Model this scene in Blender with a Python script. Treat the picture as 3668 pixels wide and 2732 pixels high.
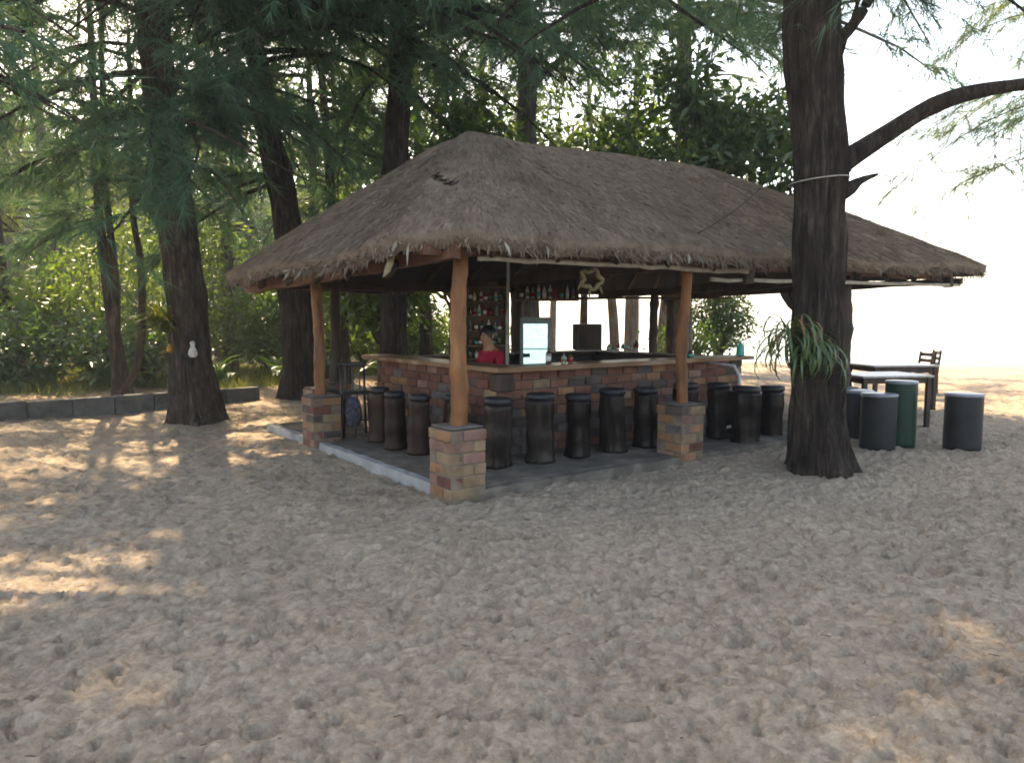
import bpy, bmesh, math, random
import numpy as np
from mathutils import Vector, Matrix, noise as mnoise

for o in list(bpy.data.objects):
    bpy.data.objects.remove(o)
SC = bpy.context.scene
COL = SC.collection
R = math.radians

# ------------------------------------------------------------------ camera
cam = bpy.data.cameras.new('camera')
camo = bpy.data.objects.new('camera', cam)
COL.objects.link(camo)
camo.location = (0, 0, 1.6)
camo.rotation_euler = (R(90 - 4.97), 0, 0)
cam.sensor_width = 36
cam.lens = 25.97
cam.shift_x = 0.0056
cam.clip_start = 0.05
cam.clip_end = 6000
SC.camera = camo

# ------------------------------------------------------------------ world, sun, exposure
SUN_AZ, SUN_EL = R(-27), R(43)          # azimuth clockwise from +Y
SDIR = Vector((math.sin(SUN_AZ) * math.cos(SUN_EL), math.cos(SUN_AZ) * math.cos(SUN_EL), math.sin(SUN_EL)))
w = bpy.data.worlds.new('World')
SC.world = w
w.use_nodes = True
nt = w.node_tree
sky = nt.nodes.new('ShaderNodeTexSky')
sky.sky_type = 'NISHITA'
sky.sun_disc = False
sky.sun_elevation = SUN_EL
sky.sun_rotation = SUN_AZ
sky.air_density = 1.0
sky.dust_density = 2.2
sky.ozone_density = 1.0
bgn = nt.nodes['Background']
bgn.inputs['Strength'].default_value = 0.15
nt.links.new(sky.outputs['Color'], bgn.inputs['Color'])

sl = bpy.data.lights.new('sun', 'SUN')
sl.energy = 4.0
sl.angle = R(0.6)
sl.color = (1.0, 0.86, 0.66)
so = bpy.data.objects.new('sun', sl)
COL.objects.link(so)
so.rotation_euler = SDIR.to_track_quat('Z', 'Y').to_euler()
so.location = (-20, 10, 25)

SC.view_settings.view_transform = 'Standard'
SC.view_settings.look = 'None'
SC.view_settings.gamma = 1
SC.view_settings.use_curve_mapping = False
SC.view_settings.exposure = 2.22
SC.view_settings.use_white_balance = True          # the camera's own white balance, set for the shade
SC.view_settings.white_balance_temperature = 7800
HAZE = .0015
SC.render.engine = 'CYCLES'
SC.cycles.filter_width = 1.8
SC.cycles.max_bounces = 8
SC.cycles.transparent_max_bounces = 8

# ------------------------------------------------------------------ helpers
def tag(o, label=None, cat=None, group=None, kind=None):
    if label: o['label'] = label
    if cat: o['category'] = cat
    if group: o['group'] = group
    if kind: o['kind'] = kind
    return o

def empty(name, loc=(0, 0, 0), rz=0.0, parent=None):
    o = bpy.data.objects.new(name, None)
    COL.objects.link(o)
    o.location = loc
    o.rotation_euler = (0, 0, rz)
    o.empty_display_size = 0.1
    o.parent = parent
    return o

class MB:
    """collects verts and faces of one mesh object"""
    def __init__(s):
        s.v = []; s.f = []; s.n = 0; s.m = []
    def add(s, v, f, mi=0):
        v = [tuple(p) for p in v]
        s.v += v
        s.f += [tuple(i + s.n for i in q) for q in f]
        s.m += [mi] * len(f)
        s.n += len(v)
        return s
    def box(s, c, d, rz=0.0, mi=0, M=None, bev=0.0):
        x, y, z = d[0] / 2, d[1] / 2, d[2] / 2
        if bev > 0:
            b = min(bev, x * .9, y * .9, z * .9)
            bm = bmesh.new()
            bmesh.ops.create_cube(bm, size=1)
            for vv in bm.verts:
                vv.co = Vector((vv.co.x * d[0], vv.co.y * d[1], vv.co.z * d[2]))
            bmesh.ops.bevel(bm, geom=list(bm.edges), offset=b, segments=1, affect='EDGES')
            vs = [vv.co.copy() for vv in bm.verts]
            bm.verts.index_update()
            fs = [[q.index for q in ff.verts] for ff in bm.faces]
            bm.free()
        else:
            vs = [Vector((a * x, b * y, e * z)) for a in (-1, 1) for b in (-1, 1) for e in (-1, 1)]
            fs = [(0, 1, 3, 2), (4, 6, 7, 5), (0, 4, 5, 1), (2, 3, 7, 6), (0, 2, 6, 4), (1, 5, 7, 3)]
        cz, sz = math.cos(rz), math.sin(rz)
        out = []
        for p in vs:
            q = Vector((p.x * cz - p.y * sz + c[0], p.x * sz + p.y * cz + c[1], p.z + c[2]))
            if M: q = M @ q
            out.append(q)
        return s.add(out, fs, mi)
    def tube(s, pts, rad, n=10, caps=True, jit=0.0, seed=0, mi=0):
        rnd = random.Random(seed)
        pts = [Vector(p) for p in pts]
        if not hasattr(rad, '__len__'): rad = [rad] * len(pts)
        vs = []; fs = []
        ref = None
        for i, p in enumerate(pts):
            a = pts[max(i - 1, 0)]; b = pts[min(i + 1, len(pts) - 1)]
            t = (b - a).normalized()
            if ref is None:
                ref = t.orthogonal().normalized()
            ref = (ref - t * ref.dot(t)).normalized()
            bi = t.cross(ref)
            for k in range(n):
                an = 2 * math.pi * k / n
                r = rad[i] * (1 + jit * (rnd.random() - .5))
                vs.append(p + (ref * math.cos(an) + bi * math.sin(an)) * r)
        for i in range(len(pts) - 1):
            for k in range(n):
                k2 = (k + 1) % n
                fs.append((i * n + k, i * n + k2, (i + 1) * n + k2, (i + 1) * n + k))
        if caps:
            fs.append(tuple(range(n - 1, -1, -1)))
            fs.append(tuple((len(pts) - 1) * n + k for k in range(n)))
        return s.add(vs, fs, mi)
    def lathe(s, prof, c=(0, 0, 0), n=20, mi=0, wob=None):
        vs = []; fs = []
        for (r, z) in prof:
            for k in range(n):
                an = 2 * math.pi * k / n
                rr = r * (wob(an, z) if wob else 1)
                vs.append((c[0] + rr * math.cos(an), c[1] + rr * math.sin(an), c[2] + z))
        m = len(prof)
        for i in range(m - 1):
            for k in range(n):
                k2 = (k + 1) % n
                fs.append((i * n + k, i * n + k2, (i + 1) * n + k2, (i + 1) * n + k))
        fs.append(tuple(range(n - 1, -1, -1)))
        fs.append(tuple((m - 1) * n + k for k in range(n)))
        return s.add(vs, fs, mi)
    def build(s, name, mat, parent=None, smooth=False, loc=None, rot=None):
        me = bpy.data.meshes.new(name)
        me.from_pydata(s.v, [], s.f)
        mats = mat if isinstance(mat, (list, tuple)) else [mat]
        for m in mats: me.materials.append(m)
        if len(mats) > 1: me.polygons.foreach_set('material_index', s.m)
        if smooth: me.polygons.foreach_set('use_smooth', [True] * len(me.polygons))
        me.update()
        o = bpy.data.objects.new(name, me)
        COL.objects.link(o)
        o.parent = parent
        if loc: o.location = loc
        if rot: o.rotation_euler = rot
        return o

def np_mesh(name, V, F, mat, parent=None, smooth=False, mi=None):
    """V (n,3), F (m,3) or (m,4) numpy arrays -> mesh object"""
    me = bpy.data.meshes.new(name)
    V = np.ascontiguousarray(V, dtype=np.float32); F = np.ascontiguousarray(F, dtype=np.int32)
    k = F.shape[1]
    me.vertices.add(len(V)); me.vertices.foreach_set('co', V.ravel())
    me.loops.add(F.size); me.loops.foreach_set('vertex_index', F.ravel())
    me.polygons.add(len(F)); me.polygons.foreach_set('loop_start', np.arange(0, F.size, k, dtype=np.int32))
    mats = mat if isinstance(mat, (list, tuple)) else [mat]
    for m in mats: me.materials.append(m)
    if mi is not None: me.polygons.foreach_set('material_index', np.ascontiguousarray(mi, dtype=np.int32))
    if smooth: me.polygons.foreach_set('use_smooth', np.ones(len(F), dtype=bool))
    me.update(calc_edges=True)
    o = bpy.data.objects.new(name, me)
    COL.objects.link(o)
    o.parent = parent
    return o

def inst(src, name, parent, loc, rot=(0, 0, 0), scale=(1, 1, 1), mat=None):
    o = src.copy()
    o.name = name
    COL.objects.link(o)
    o.parent = parent
    o.location = loc; o.rotation_euler = rot; o.scale = scale
    return o

def copy_tree(o, parent=None):
    c = o.copy(); COL.objects.link(c); c.parent = parent
    for ch in o.children: copy_tree(ch, c)
    return c

def vnoise(x, y, seed=0):
    """smooth value noise, vectorised, 0..1"""
    xi = np.floor(x).astype(np.int64); yi = np.floor(y).astype(np.int64)
    fx = x - xi; fy = y - yi
    fx = fx * fx * (3 - 2 * fx); fy = fy * fy * (3 - 2 * fy)
    def h(a, b):
        n = (a * 374761393 + b * 668265263 + seed * 982451653) & 0x7fffffff
        n = ((n ^ (n >> 13)) * 1274126177) & 0x7fffffff
        n = ((n ^ (n >> 16)) * 668265263) & 0x7fffffff
        return (n & 0xffffff) / float(0xffffff)
    a = h(xi, yi); b = h(xi + 1, yi); c = h(xi, yi + 1); d = h(xi + 1, yi + 1)
    return (a * (1 - fx) + b * fx) * (1 - fy) + (c * (1 - fx) + d * fx) * fy

def hash2(a, b, seed):
    n = (a * 374761393 + b * 668265263 + seed * 982451653) & 0x7fffffff
    n = ((n ^ (n >> 13)) * 1274126177) & 0x7fffffff
    n = ((n ^ (n >> 16)) * 668265263) & 0x7fffffff
    return (n & 0xffffff) / float(0xffffff)

# ------------------------------------------------------------------ materials
MATS = {}
def new_mat(name):
    m = bpy.data.materials.new(name); m.use_nodes = True
    MATS[name] = m
    t = m.node_tree
    return m, t, t.nodes['Principled BSDF']

def nd(t, typ, **kw):
    n = t.nodes.new(typ)
    for k, v in kw.items():
        if k in n.inputs: n.inputs[k].default_value = v
        else: setattr(n, k, v)
    return n

def ramp(t, fac, cols, pos=None):
    r = t.nodes.new('ShaderNodeValToRGB')
    pos = pos or [i / (len(cols) - 1) for i in range(len(cols))]
    while len(r.color_ramp.elements) < len(cols): r.color_ramp.elements.new(0.5)
    for e, c, p in zip(r.color_ramp.elements, cols, pos):
        e.position = p; e.color = (*c, 1)
    t.links.new(fac, r.inputs['Fac'])
    return r.outputs['Color']

def bump(t, b, h, strength=.4, dist=.02):
    n = t.nodes.new('ShaderNodeBump')
    n.inputs['Strength'].default_value = strength
    n.inputs['Distance'].default_value = dist
    t.links.new(h, n.inputs['Height'])
    t.links.new(n.outputs['Normal'], b.inputs['Normal'])

def noisy(name, cols, scale=6, rough=.8, detail=5, stretch=(1, 1, 1), bs=.3, bd=.01, objrand=0.0, spec=.3, pos=None, metal=0, coord='Object', island=0.0, bscale=None):
    m, t, b = new_mat(name)
    tc = nd(t, 'ShaderNodeTexCoord')
    mp = nd(t, 'ShaderNodeMapping'); mp.inputs['Scale'].default_value = stretch
    t.links.new(tc.outputs[coord], mp.inputs['Vector'])
    nz = nd(t, 'ShaderNodeTexNoise', Scale=scale, Detail=detail, Roughness=.62)
    t.links.new(mp.outputs['Vector'], nz.inputs['Vector'])
    if objrand:
        oi = nd(t, 'ShaderNodeObjectInfo')
        ad = nd(t, 'ShaderNodeVectorMath', operation='ADD')
        sc_ = nd(t, 'ShaderNodeVectorMath', operation='SCALE'); 
        cb = nd(t, 'ShaderNodeCombineXYZ')
        for ax in 'XYZ': t.links.new(oi.outputs['Random'], cb.inputs[ax])
        t.links.new(cb.outputs[0], sc_.inputs[0]); sc_.inputs['Scale'].default_value = 37.0
        t.links.new(mp.outputs['Vector'], ad.inputs[0]); t.links.new(sc_.outputs[0], ad.inputs[1])
        t.links.new(ad.outputs[0], nz.inputs['Vector'])
    col = ramp(t, nz.outputs['Fac'], cols, pos or [.3 + .4 * i / (len(cols) - 1) for i in range(len(cols))])
    if objrand or island:
        hs = nd(t, 'ShaderNodeHueSaturation')
        mr = nd(t, 'ShaderNodeMapRange')
        k = objrand or island
        mr.inputs['To Min'].default_value = 1 - k; mr.inputs['To Max'].default_value = 1 + k
        if objrand:
            t.links.new(oi.outputs['Random'], mr.inputs['Value'])
        else:
            ge = nd(t, 'ShaderNodeNewGeometry')
            t.links.new(ge.outputs['Random Per Island'], mr.inputs['Value'])
        t.links.new(mr.outputs[0], hs.inputs['Value'])
        t.links.new(col, hs.inputs['Color']); col = hs.outputs['Color']
    t.links.new(col, b.inputs['Base Color'])
    b.inputs['Roughness'].default_value = rough
    b.inputs['Specular IOR Level'].default_value = spec
    b.inputs['Metallic'].default_value = metal
    if bs:
        h = nz.outputs['Fac']
        if bscale:
            n2 = nd(t, 'ShaderNodeTexNoise', Scale=bscale, Detail=4, Roughness=.65)
            t.links.new(mp.outputs['Vector'], n2.inputs['Vector']); h = n2.outputs['Fac']
        bump(t, b, h, bs, bd)
    return m

def leafmat(name, c1, c2, trans=.35, rough=.5, tint=(1.5, 1.4, .5), vary=.35, spec=.35):
    """leaf: diffuse + light passing through; colour differs from leaf to leaf"""
    m, t, b = new_mat(name)
    ge = nd(t, 'ShaderNodeNewGeometry')
    tc = nd(t, 'ShaderNodeTexCoord')
    nz = nd(t, 'ShaderNodeTexNoise', Scale=.9, Detail=2)
    t.links.new(tc.outputs['Object'], nz.inputs['Vector'])
    mx = nd(t, 'ShaderNodeMath', operation='MULTIPLY_ADD'); mx.inputs[1].default_value = .55
    t.links.new(ge.outputs['Random Per Island'], mx.inputs[0])
    m2 = nd(t, 'ShaderNodeMath', operation='MULTIPLY'); m2.inputs[1].default_value = .6
    t.links.new(nz.outputs['Fac'], m2.inputs[0]); t.links.new(m2.outputs[0], mx.inputs[2])
    col = ramp(t, mx.outputs[0], [c1, c2], [.15, .85])
    b.inputs['Roughness'].default_value = rough
    b.inputs['Specular IOR Level'].default_value = spec
    t.links.new(col, b.inputs['Base Color'])
    tr = nd(t, 'ShaderNodeBsdfTranslucent')
    tn = nd(t, 'ShaderNodeMix', data_type='RGBA', blend_type='MULTIPLY')
    tn.inputs[0].default_value = 1
    t.links.new(col, tn.inputs[6]); tn.inputs[7].default_value = (*tint, 1)
    t.links.new(tn.outputs[2], tr.inputs['Color'])
    ms = nd(t, 'ShaderNodeMixShader'); ms.inputs[0].default_value = trans
    t.links.new(b.outputs[0], ms.inputs[1]); t.links.new(tr.outputs[0], ms.inputs[2])
    t.links.new(ms.outputs[0], t.nodes['Material Output'].inputs['Surface'])
    return m

def plain(name, c, rough=.5, spec=.4, metal=0, emit=None, es=0, trans=0, bumps=0):
    m, t, b = new_mat(name)
    b.inputs['Base Color'].default_value = (*c, 1)
    b.inputs['Roughness'].default_value = rough
    b.inputs['Specular IOR Level'].default_value = spec
    b.inputs['Metallic'].default_value = metal
    b.inputs['Transmission Weight'].default_value = trans
    if emit:
        b.inputs['Emission Color'].default_value = (*emit, 1); b.inputs['Emission Strength'].default_value = es
    nz = nd(t, 'ShaderNodeTexNoise', Scale=14, Detail=4)
    tc = nd(t, 'ShaderNodeTexCoord'); t.links.new(tc.outputs['Object'], nz.inputs['Vector'])
    col = ramp(t, nz.outputs['Fac'], [tuple(x * .78 for x in c), tuple(min(1, x * 1.15) for x in c)], [.3, .7])
    t.links.new(col, b.inputs['Base Color'])
    if bumps: bump(t, b, nz.outputs['Fac'], bumps, .01)
    return m

# sand: pale and dry, with needle litter and soil under the trees on the left
def sand_mat():
    m, t, b = new_mat('sand')
    ge = nd(t, 'ShaderNodeNewGeometry')
    n1 = nd(t, 'ShaderNodeTexNoise', Scale=1.1, Detail=6, Roughness=.6)
    n2 = nd(t, 'ShaderNodeTexNoise', Scale=14, Detail=7, Roughness=.75)
    n3 = nd(t, 'ShaderNodeTexNoise', Scale=34, Detail=5, Roughness=.75)
    for n in (n1, n2, n3): t.links.new(ge.outputs['Position'], n.inputs['Vector'])
    c1 = ramp(t, n1.outputs['Fac'], [(.37, .29, .212), (.46, .365, .268)], [.3, .7])
    c2 = ramp(t, n2.outputs['Fac'], [(.66, .64, .62), (1, 1, 1)], [.30, .56])
    mx = nd(t, 'ShaderNodeMix', data_type='RGBA', blend_type='MULTIPLY'); mx.inputs[0].default_value = .65
    t.links.new(c1, mx.inputs[6]); t.links.new(c2, mx.inputs[7])
    c3 = ramp(t, n3.outputs['Fac'], [(.58, .56, .54), (1.0, 1.0, 1.0)], [.36, .55])
    mx2 = nd(t, 'ShaderNodeMix', data_type='RGBA', blend_type='MULTIPLY'); mx2.inputs[0].default_value = .6
    t.links.new(mx.outputs[2], mx2.inputs[6]); t.links.new(c3, mx2.inputs[7])
    # forest soil mask: behind the low wall on the left, by world position
    sp = nd(t, 'ShaderNodeSeparateXYZ'); t.links.new(ge.outputs['Position'], sp.inputs[0])
    a = nd(t, 'ShaderNodeMath', operation='MULTIPLY_ADD'); a.inputs[1].default_value = -0.86; a.inputs[2].default_value = -18.6
    t.links.new(sp.outputs['X'], a.inputs[0])
    s_ = nd(t, 'ShaderNodeMath', operation='ADD'); t.links.new(a.outputs[0], s_.inputs[0]); t.links.new(sp.outputs['Y'], s_.inputs[1])
    nn = nd(t, 'ShaderNodeMath', operation='MULTIPLY_ADD'); nn.inputs[1].default_value = 5.0; t.links.new(n1.outputs['Fac'], nn.inputs[0]); t.links.new(s_.outputs[0], nn.inputs[2])
    mk = nd(t, 'ShaderNodeMapRange'); mk.inputs['From Min'].default_value = 1.0; mk.inputs['From Max'].default_value = 6.0
    t.links.new(nn.outputs[0], mk.inputs['Value'])
    mk2 = nd(t, 'ShaderNodeMapRange'); mk2.inputs['From Min'].default_value = 3.5; mk2.inputs['From Max'].default_value = 0.5
    t.links.new(sp.outputs['X'], mk2.inputs['Value'])
    mkm = nd(t, 'ShaderNodeMath', operation='MULTIPLY'); t.links.new(mk.outputs[0], mkm.inputs[0]); t.links.new(mk2.outputs[0], mkm.inputs[1])
    soil = ramp(t, n2.outputs['Fac'], [(.10, .075, .05), (.26, .19, .12), (.20, .19, .08)], [.3, .55, .75])
    mx3 = nd(t, 'ShaderNodeMix', data_type='RGBA', blend_type='MIX')
    t.links.new(mkm.outputs[0], mx3.inputs[0]); t.links.new(mx2.outputs[2], mx3.inputs[6]); t.links.new(soil, mx3.inputs[7])
    t.links.new(mx3.outputs[2], b.inputs['Base Color'])
    b.inputs['Roughness'].default_value = .95; b.inputs['Specular IOR Level'].default_value = .1
    w_ = nd(t, 'ShaderNodeMath', operation='MULTIPLY_ADD'); w_.inputs[1].default_value = .5
    t.links.new(n3.outputs['Fac'], w_.inputs[0]); t.links.new(n2.outputs['Fac'], w_.inputs[2])
    hsum = w_.outputs[0]
    dv = nd(t, 'ShaderNodeVectorMath', operation='MULTIPLY_ADD'); dv.inputs[1].default_value = (.12, .12, 0)
    t.links.new(n2.outputs['Color'], dv.inputs[0]); t.links.new(ge.outputs['Position'], dv.inputs[2])
    for sc_, wt in ((7.5, .9), (15, .6)):
        vo = nd(t, 'ShaderNodeTexVoronoi', Scale=sc_, feature='SMOOTH_F1', Smoothness=.25)
        vo.voronoi_dimensions = '2D'
        t.links.new(dv.outputs[0], vo.inputs['Vector'])
        ml = nd(t, 'ShaderNodeMath', operation='MULTIPLY_ADD'); ml.inputs[1].default_value = wt
        t.links.new(vo.outputs['Distance'], ml.inputs[0]); t.links.new(hsum, ml.inputs[2]); hsum = ml.outputs[0]
    bump(t, b, hsum, .8, .045)
    return m
sand_mat()

def bark_mat(name, c1, c2, c3, sc=7):
    m, t, b = new_mat(name)
    tc = nd(t, 'ShaderNodeTexCoord')
    mp = nd(t, 'ShaderNodeMapping'); mp.inputs['Scale'].default_value = (1, 1, .16)
    t.links.new(tc.outputs['Object'], mp.inputs['Vector'])
    n1 = nd(t, 'ShaderNodeTexNoise', Scale=sc * 2.2, Detail=8, Roughness=.72, Distortion=.6)
    n2 = nd(t, 'ShaderNodeTexNoise', Scale=2.2, Detail=3)
    v = nd(t, 'ShaderNodeTexVoronoi', Scale=sc * 2, feature='DISTANCE_TO_EDGE')
    t.links.new(mp.outputs[0], n1.inputs['Vector']); t.links.new(tc.outputs['Object'], n2.inputs['Vector']); t.links.new(mp.outputs[0], v.inputs['Vector'])
    col = ramp(t, n1.outputs['Fac'], [c1, c2, c3], [.32, .52, .72])
    c2_ = ramp(t, n2.outputs['Fac'], [(.6, .6, .6), (1.15, 1.1, 1.05)], [.3, .7])
    mx = nd(t, 'ShaderNodeMix', data_type='RGBA', blend_type='MULTIPLY'); mx.inputs[0].default_value = 1
    t.links.new(col, mx.inputs[6]); t.links.new(c2_, mx.inputs[7])
    t.links.new(mx.outputs[2], b.inputs['Base Color'])
    b.inputs['Roughness'].default_value = .95; b.inputs['Specular IOR Level'].default_value = .12
    ad = nd(t, 'ShaderNodeMath', operation='MULTIPLY_ADD'); ad.inputs[1].default_value = .8
    t.links.new(v.outputs['Distance'], ad.inputs[0]); t.links.new(n1.outputs['Fac'], ad.inputs[2])
    bump(t, b, ad.outputs[0], 1.0, .09)
    return m

BARK_DARK = bark_mat('bark_dark', (.016, .012, .010), (.058, .044, .036), (.15, .122, .104))
BARK_MID = bark_mat('bark_mid', (.022, .016, .013), (.080, .060, .048), (.20, .162, .136))
BARK_GREY = bark_mat('bark_grey', (.05, .045, .04), (.13, .115, .10), (.24, .215, .19))
NEEDLE = leafmat('needle_green', (.032, .086, .054), (.088, .165, .096), .38, .6, (1.3, 1.3, .7))
NEEDLE2 = leafmat('needle_yellow_green', (.055, .10, .042), (.13, .18, .07), .40, .6, (1.6, 1.4, .5))
LEAF_DARK = leafmat('leaf_dark', (.030, .066, .024), (.068, .115, .036), .34, .35, (1.6, 1.7, .5), spec=.5)
LEAF_MID = leafmat('leaf_mid', (.045, .092, .030), (.10, .155, .050), .42, .4, (1.4, 1.45, .5), spec=.45)
LEAF_LIGHT = leafmat('leaf_light', (.070, .125, .034), (.15, .20, .06), .46, .4, (1.35, 1.4, .5), spec=.4)
GRASS = leafmat('grass_green', (.045, .085, .02), (.16, .17, .05), .4, .6, (1.5, 1.4, .5))
STRAP = leafmat('strap_leaf_green', (.030, .070, .022), (.085, .135, .045), .25, .35, (1.5, 1.6, .5), spec=.6)
THATCH = noisy('thatch', [(.145, .103, .073), (.205, .150, .108), (.25, .187, .136)], 5, .95, 7, (1, 1, 1), .8, .03, spec=.08, bscale=42)
STRAW = noisy('straw', [(.15, .107, .077), (.205, .151, .110), (.25, .189, .138)], 3, .9, 3, bs=0, island=.11, spec=.10)
STRAW_PALE = noisy('straw_pale', [(.17, .15, .12), (.30, .26, .20)], 3, .9, 3, bs=0, island=.35, spec=.12)
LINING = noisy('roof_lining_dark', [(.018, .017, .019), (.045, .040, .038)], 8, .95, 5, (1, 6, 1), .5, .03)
WOOD_ORANGE = noisy('peeled_log_orange', [(.060, .022, .008), (.20, .075, .020), (.31, .145, .055)], 7, .55, 7, (1, 1, .22), .3, .012, objrand=.12, spec=.4)
WOOD_RED = noisy('beam_red_brown', [(.075, .032, .020), (.17, .078, .045)], 5, .75, 6, (.2, 1, 1), .3, .012)
WOOD_DARK = noisy('dark_wood', [(.022, .015, .011), (.07, .046, .032)], 6, .7, 5, (1, 1, .3), .3, .012, objrand=.2)
WOOD_TOP = noisy('counter_plank_wood', [(.11, .052, .024), (.22, .115, .052)], 6, .38, 6, (.25, 1, 1), .2, .008, spec=.55)
WOOD_GREY = noisy('weathered_pole', [(.28, .25, .21), (.50, .46, .39)], 9, .7, 5, (1, 1, 1), .4, .012)
CONC = noisy('concrete_grey', [(.22, .22, .22), (.36, .355, .34)], 5, .9, 6, bs=.4, bd=.012, spec=.2, bscale=40)
CONC_DARK = noisy('concrete_weathered', [(.045, .043, .04), (.13, .125, .115)], 4, .9, 7, (1, 1, 1), .5, .02, objrand=.15, bscale=30)
MORTAR_PALE = noisy('mortar_pale', [(.11, .08, .058), (.21, .16, .118)], 9, .95, 5, bs=.5, bd=.01)
MORTAR = noisy('mortar', [(.085, .07, .06), (.16, .135, .115)], 12, .95, 5, bs=.5, bd=.01)
BRICKS = [noisy('brick_' + n, c, 6, .85, 6, bs=.5, bd=.008, objrand=.18, bscale=45, pos=[.27, .40, .68]) for n, c in dict(
    orange=[(.055, .033, .022), (.19, .092, .048), (.29, .155, .082)], tan=[(.06, .042, .03), (.19, .125, .073), (.29, .20, .12)], pink=[(.055, .036, .028), (.19, .10, .075), (.29, .17, .125)],
    red=[(.034, .017, .013), (.115, .047, .033), (.19, .082, .055)], charcoal=[(.026, .020, .018), (.062, .046, .040), (.105, .076, .066)], slate=[(.04, .033, .032), (.085, .070, .068), (.14, .115, .108)]).items()]
STOOL_BROWN = noisy('stool_brown', [(.015, .007, .004), (.042, .019, .012)], 5, .45, 5, (1, 1, .3), .5, .015, objrand=.3, spec=.2)
STOOL_GREY = noisy('stool_charcoal', [(.014, .0135, .014), (.030, .029, .030)], 5, .5, 5, bs=.15, bd=.006, objrand=.15, spec=.22)
STOOL_GREEN = noisy('stool_green', [(.006, .022, .014), (.013, .042, .026)], 4, .45, 5, bs=.15, bd=.006, spec=.25)
STOOL_DARK = noisy('stool_black_bark', [(.004, .0035, .0035), (.016, .012, .010), (.036, .027, .022)], 6, .24, 6, (1, 1, .25), 1.0, .03, objrand=.3, spec=.14)
SEAT_BLACK = plain('black_vinyl', (.014, .014, .018), .5, .4, bumps=.3)
BLACK = plain('black_paint', (.012, .012, .014), .4, .5)
PLASTIC = plain('shiny_plastic_sheet', (.09, .09, .10), .16, .8, bumps=.8)
WHITE = plain('white_paint', (.74, .73, .71), .5, .4)
TABLETOP = plain('pale_tabletop', (.34, .31, .29), .35, .5)
PIPE = plain('pale_pipe', (.55, .55, .53), .4, .5)
SKIN = plain('skin', (.36, .19, .12), .5, .4)
SHIRT = plain('red_shirt', (.32, .012, .035), .8, .2)
TROUSER = plain('dark_trousers', (.03, .03, .04), .8, .2)
HAIR = plain('black_hair', (.008, .007, .007), .45, .5)
FRIDGE_BODY = plain('fridge_grey', (.20, .27, .29), .4, .5)
FRIDGE_LIT = plain('fridge_lit_inside', (.35, .55, .62), .5, .3, emit=(.48, .80, .90), es=.42)
GLASSM = plain('door_glass', (.9, .97, 1.0), .05, .5, trans=1.0)
BOTTLES = [plain('bottle_' + n, c, .12, .7, trans=tr) for n, c, tr in (
    ('amber', (.26, .10, .02), .35), ('green', (.04, .14, .05), .35), ('clear', (.55, .60, .58), .6), ('brown', (.10, .04, .02), .2), ('white', (.6, .57, .5), 0), ('red', (.35, .05, .04), .1))]
TEAL = plain('teal_plastic', (.03, .42, .38), .4, .5)
FABRIC = noisy('patterned_fabric', [(.018, .018, .024), (.05, .045, .06), (.15, .13, .16)], 22, .85, 3, bs=.3, bd=.01)
YELLOWISH = plain('dried_coral_yellow', (.19, .155, .08), .8, .2, bumps=.6)
DRIED = plain('dry_leaf_pale', (.27, .23, .14), .8, .2, bumps=.4)
ORANGE_TAG = plain('orange_fungus', (.42, .20, .03), .7, .2, bumps=.4)
TWIG = plain('twig', (.05, .035, .025), .9, .1)

# ------------------------------------------------------------------ the ground, the sea
def shore_d(x, y):
    return .34 * x + .94 * y

def ground_z(x, y):
    x = np.asarray(x, dtype=float); y = np.asarray(y, dtype=float)
    dist = np.hypot(x, y)
    z = (vnoise(x * .35, y * .35, 1) - .5) * .12
    z += (vnoise(x * 1.7, y * 1.7, 2) - .5) * .05
    z += (vnoise(x * 4.5, y * 4.5, 3) - .5) * .025
    z += (vnoise(x * 11, y * 11, 4) - .5) * .024
    z -= np.clip(shore_d(x, y) - 26, 0, 60) * .045
    return z

def footprints(x, y, cell, seed, depth, la, lb, prob=1.0):
    h = np.zeros_like(x)
    ci = np.floor(x / cell).astype(np.int64); cj = np.floor(y / cell).astype(np.int64)
    for di in (-1, 0, 1):
        for dj in (-1, 0, 1):
            a = ci + di; b = cj + dj
            cx = (a + .15 + .7 * hash2(a, b, seed)) * cell; cy = (b + .15 + .7 * hash2(a, b, seed + 1)) * cell
            an = hash2(a, b, seed + 2) * 6.283
            k = (.5 + .8 * hash2(a, b, seed + 3)) * (hash2(a, b, seed + 4) < prob)
            dx = x - cx; dy = y - cy
            p = dx * np.cos(an) + dy * np.sin(an); q = -dx * np.sin(an) + dy * np.cos(an)
            d = np.sqrt((p / la) ** 2 + (q / lb) ** 2)
            h += k * depth * (-np.exp(-d ** 4) + .5 * np.exp(-((d - 1.4) / .34) ** 2))
    return h

k = .0047
rows = [1.0]
while rows[-1] < 700: rows.append(rows[-1] * (1 + k) if rows[-1] < 30 else rows[-1] * 1.06)
apex_y = -1.6
ys = np.array(rows) * 1.0
ys = ys[ys > 1.1]
tans = np.concatenate([np.linspace(-9, -.9, 24)[:-1], np.arange(-.9, .9001, .0047), np.linspace(.9, 9, 24)[1:]])
YY, TT = np.meshgrid(ys, tans, indexing='ij')
gx = YY * TT; gy = YY + apex_y
gz = ground_z(gx, gy)
near = np.exp(-(np.hypot(gx, gy) / 26) ** 4)
gz += near * footprints(gx, gy, .34, 11, .030, .10, .048, .95)
gz += near * footprints(gx, gy, .27, 31, .030, .055, .032, 1.0)
gz += near * footprints(gx, gy, .9, 51, .022, .22, .13, .7)
gz += near * footprints(gx, gy, .15, 71, .022, .036, .020, 1.0)
gz += near * footprints(gx, gy, .095, 91, .013, .024, .014, 1.0)
nr, nc = gx.shape
idx = np.arange(nr * nc).reshape(nr, nc)
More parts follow.
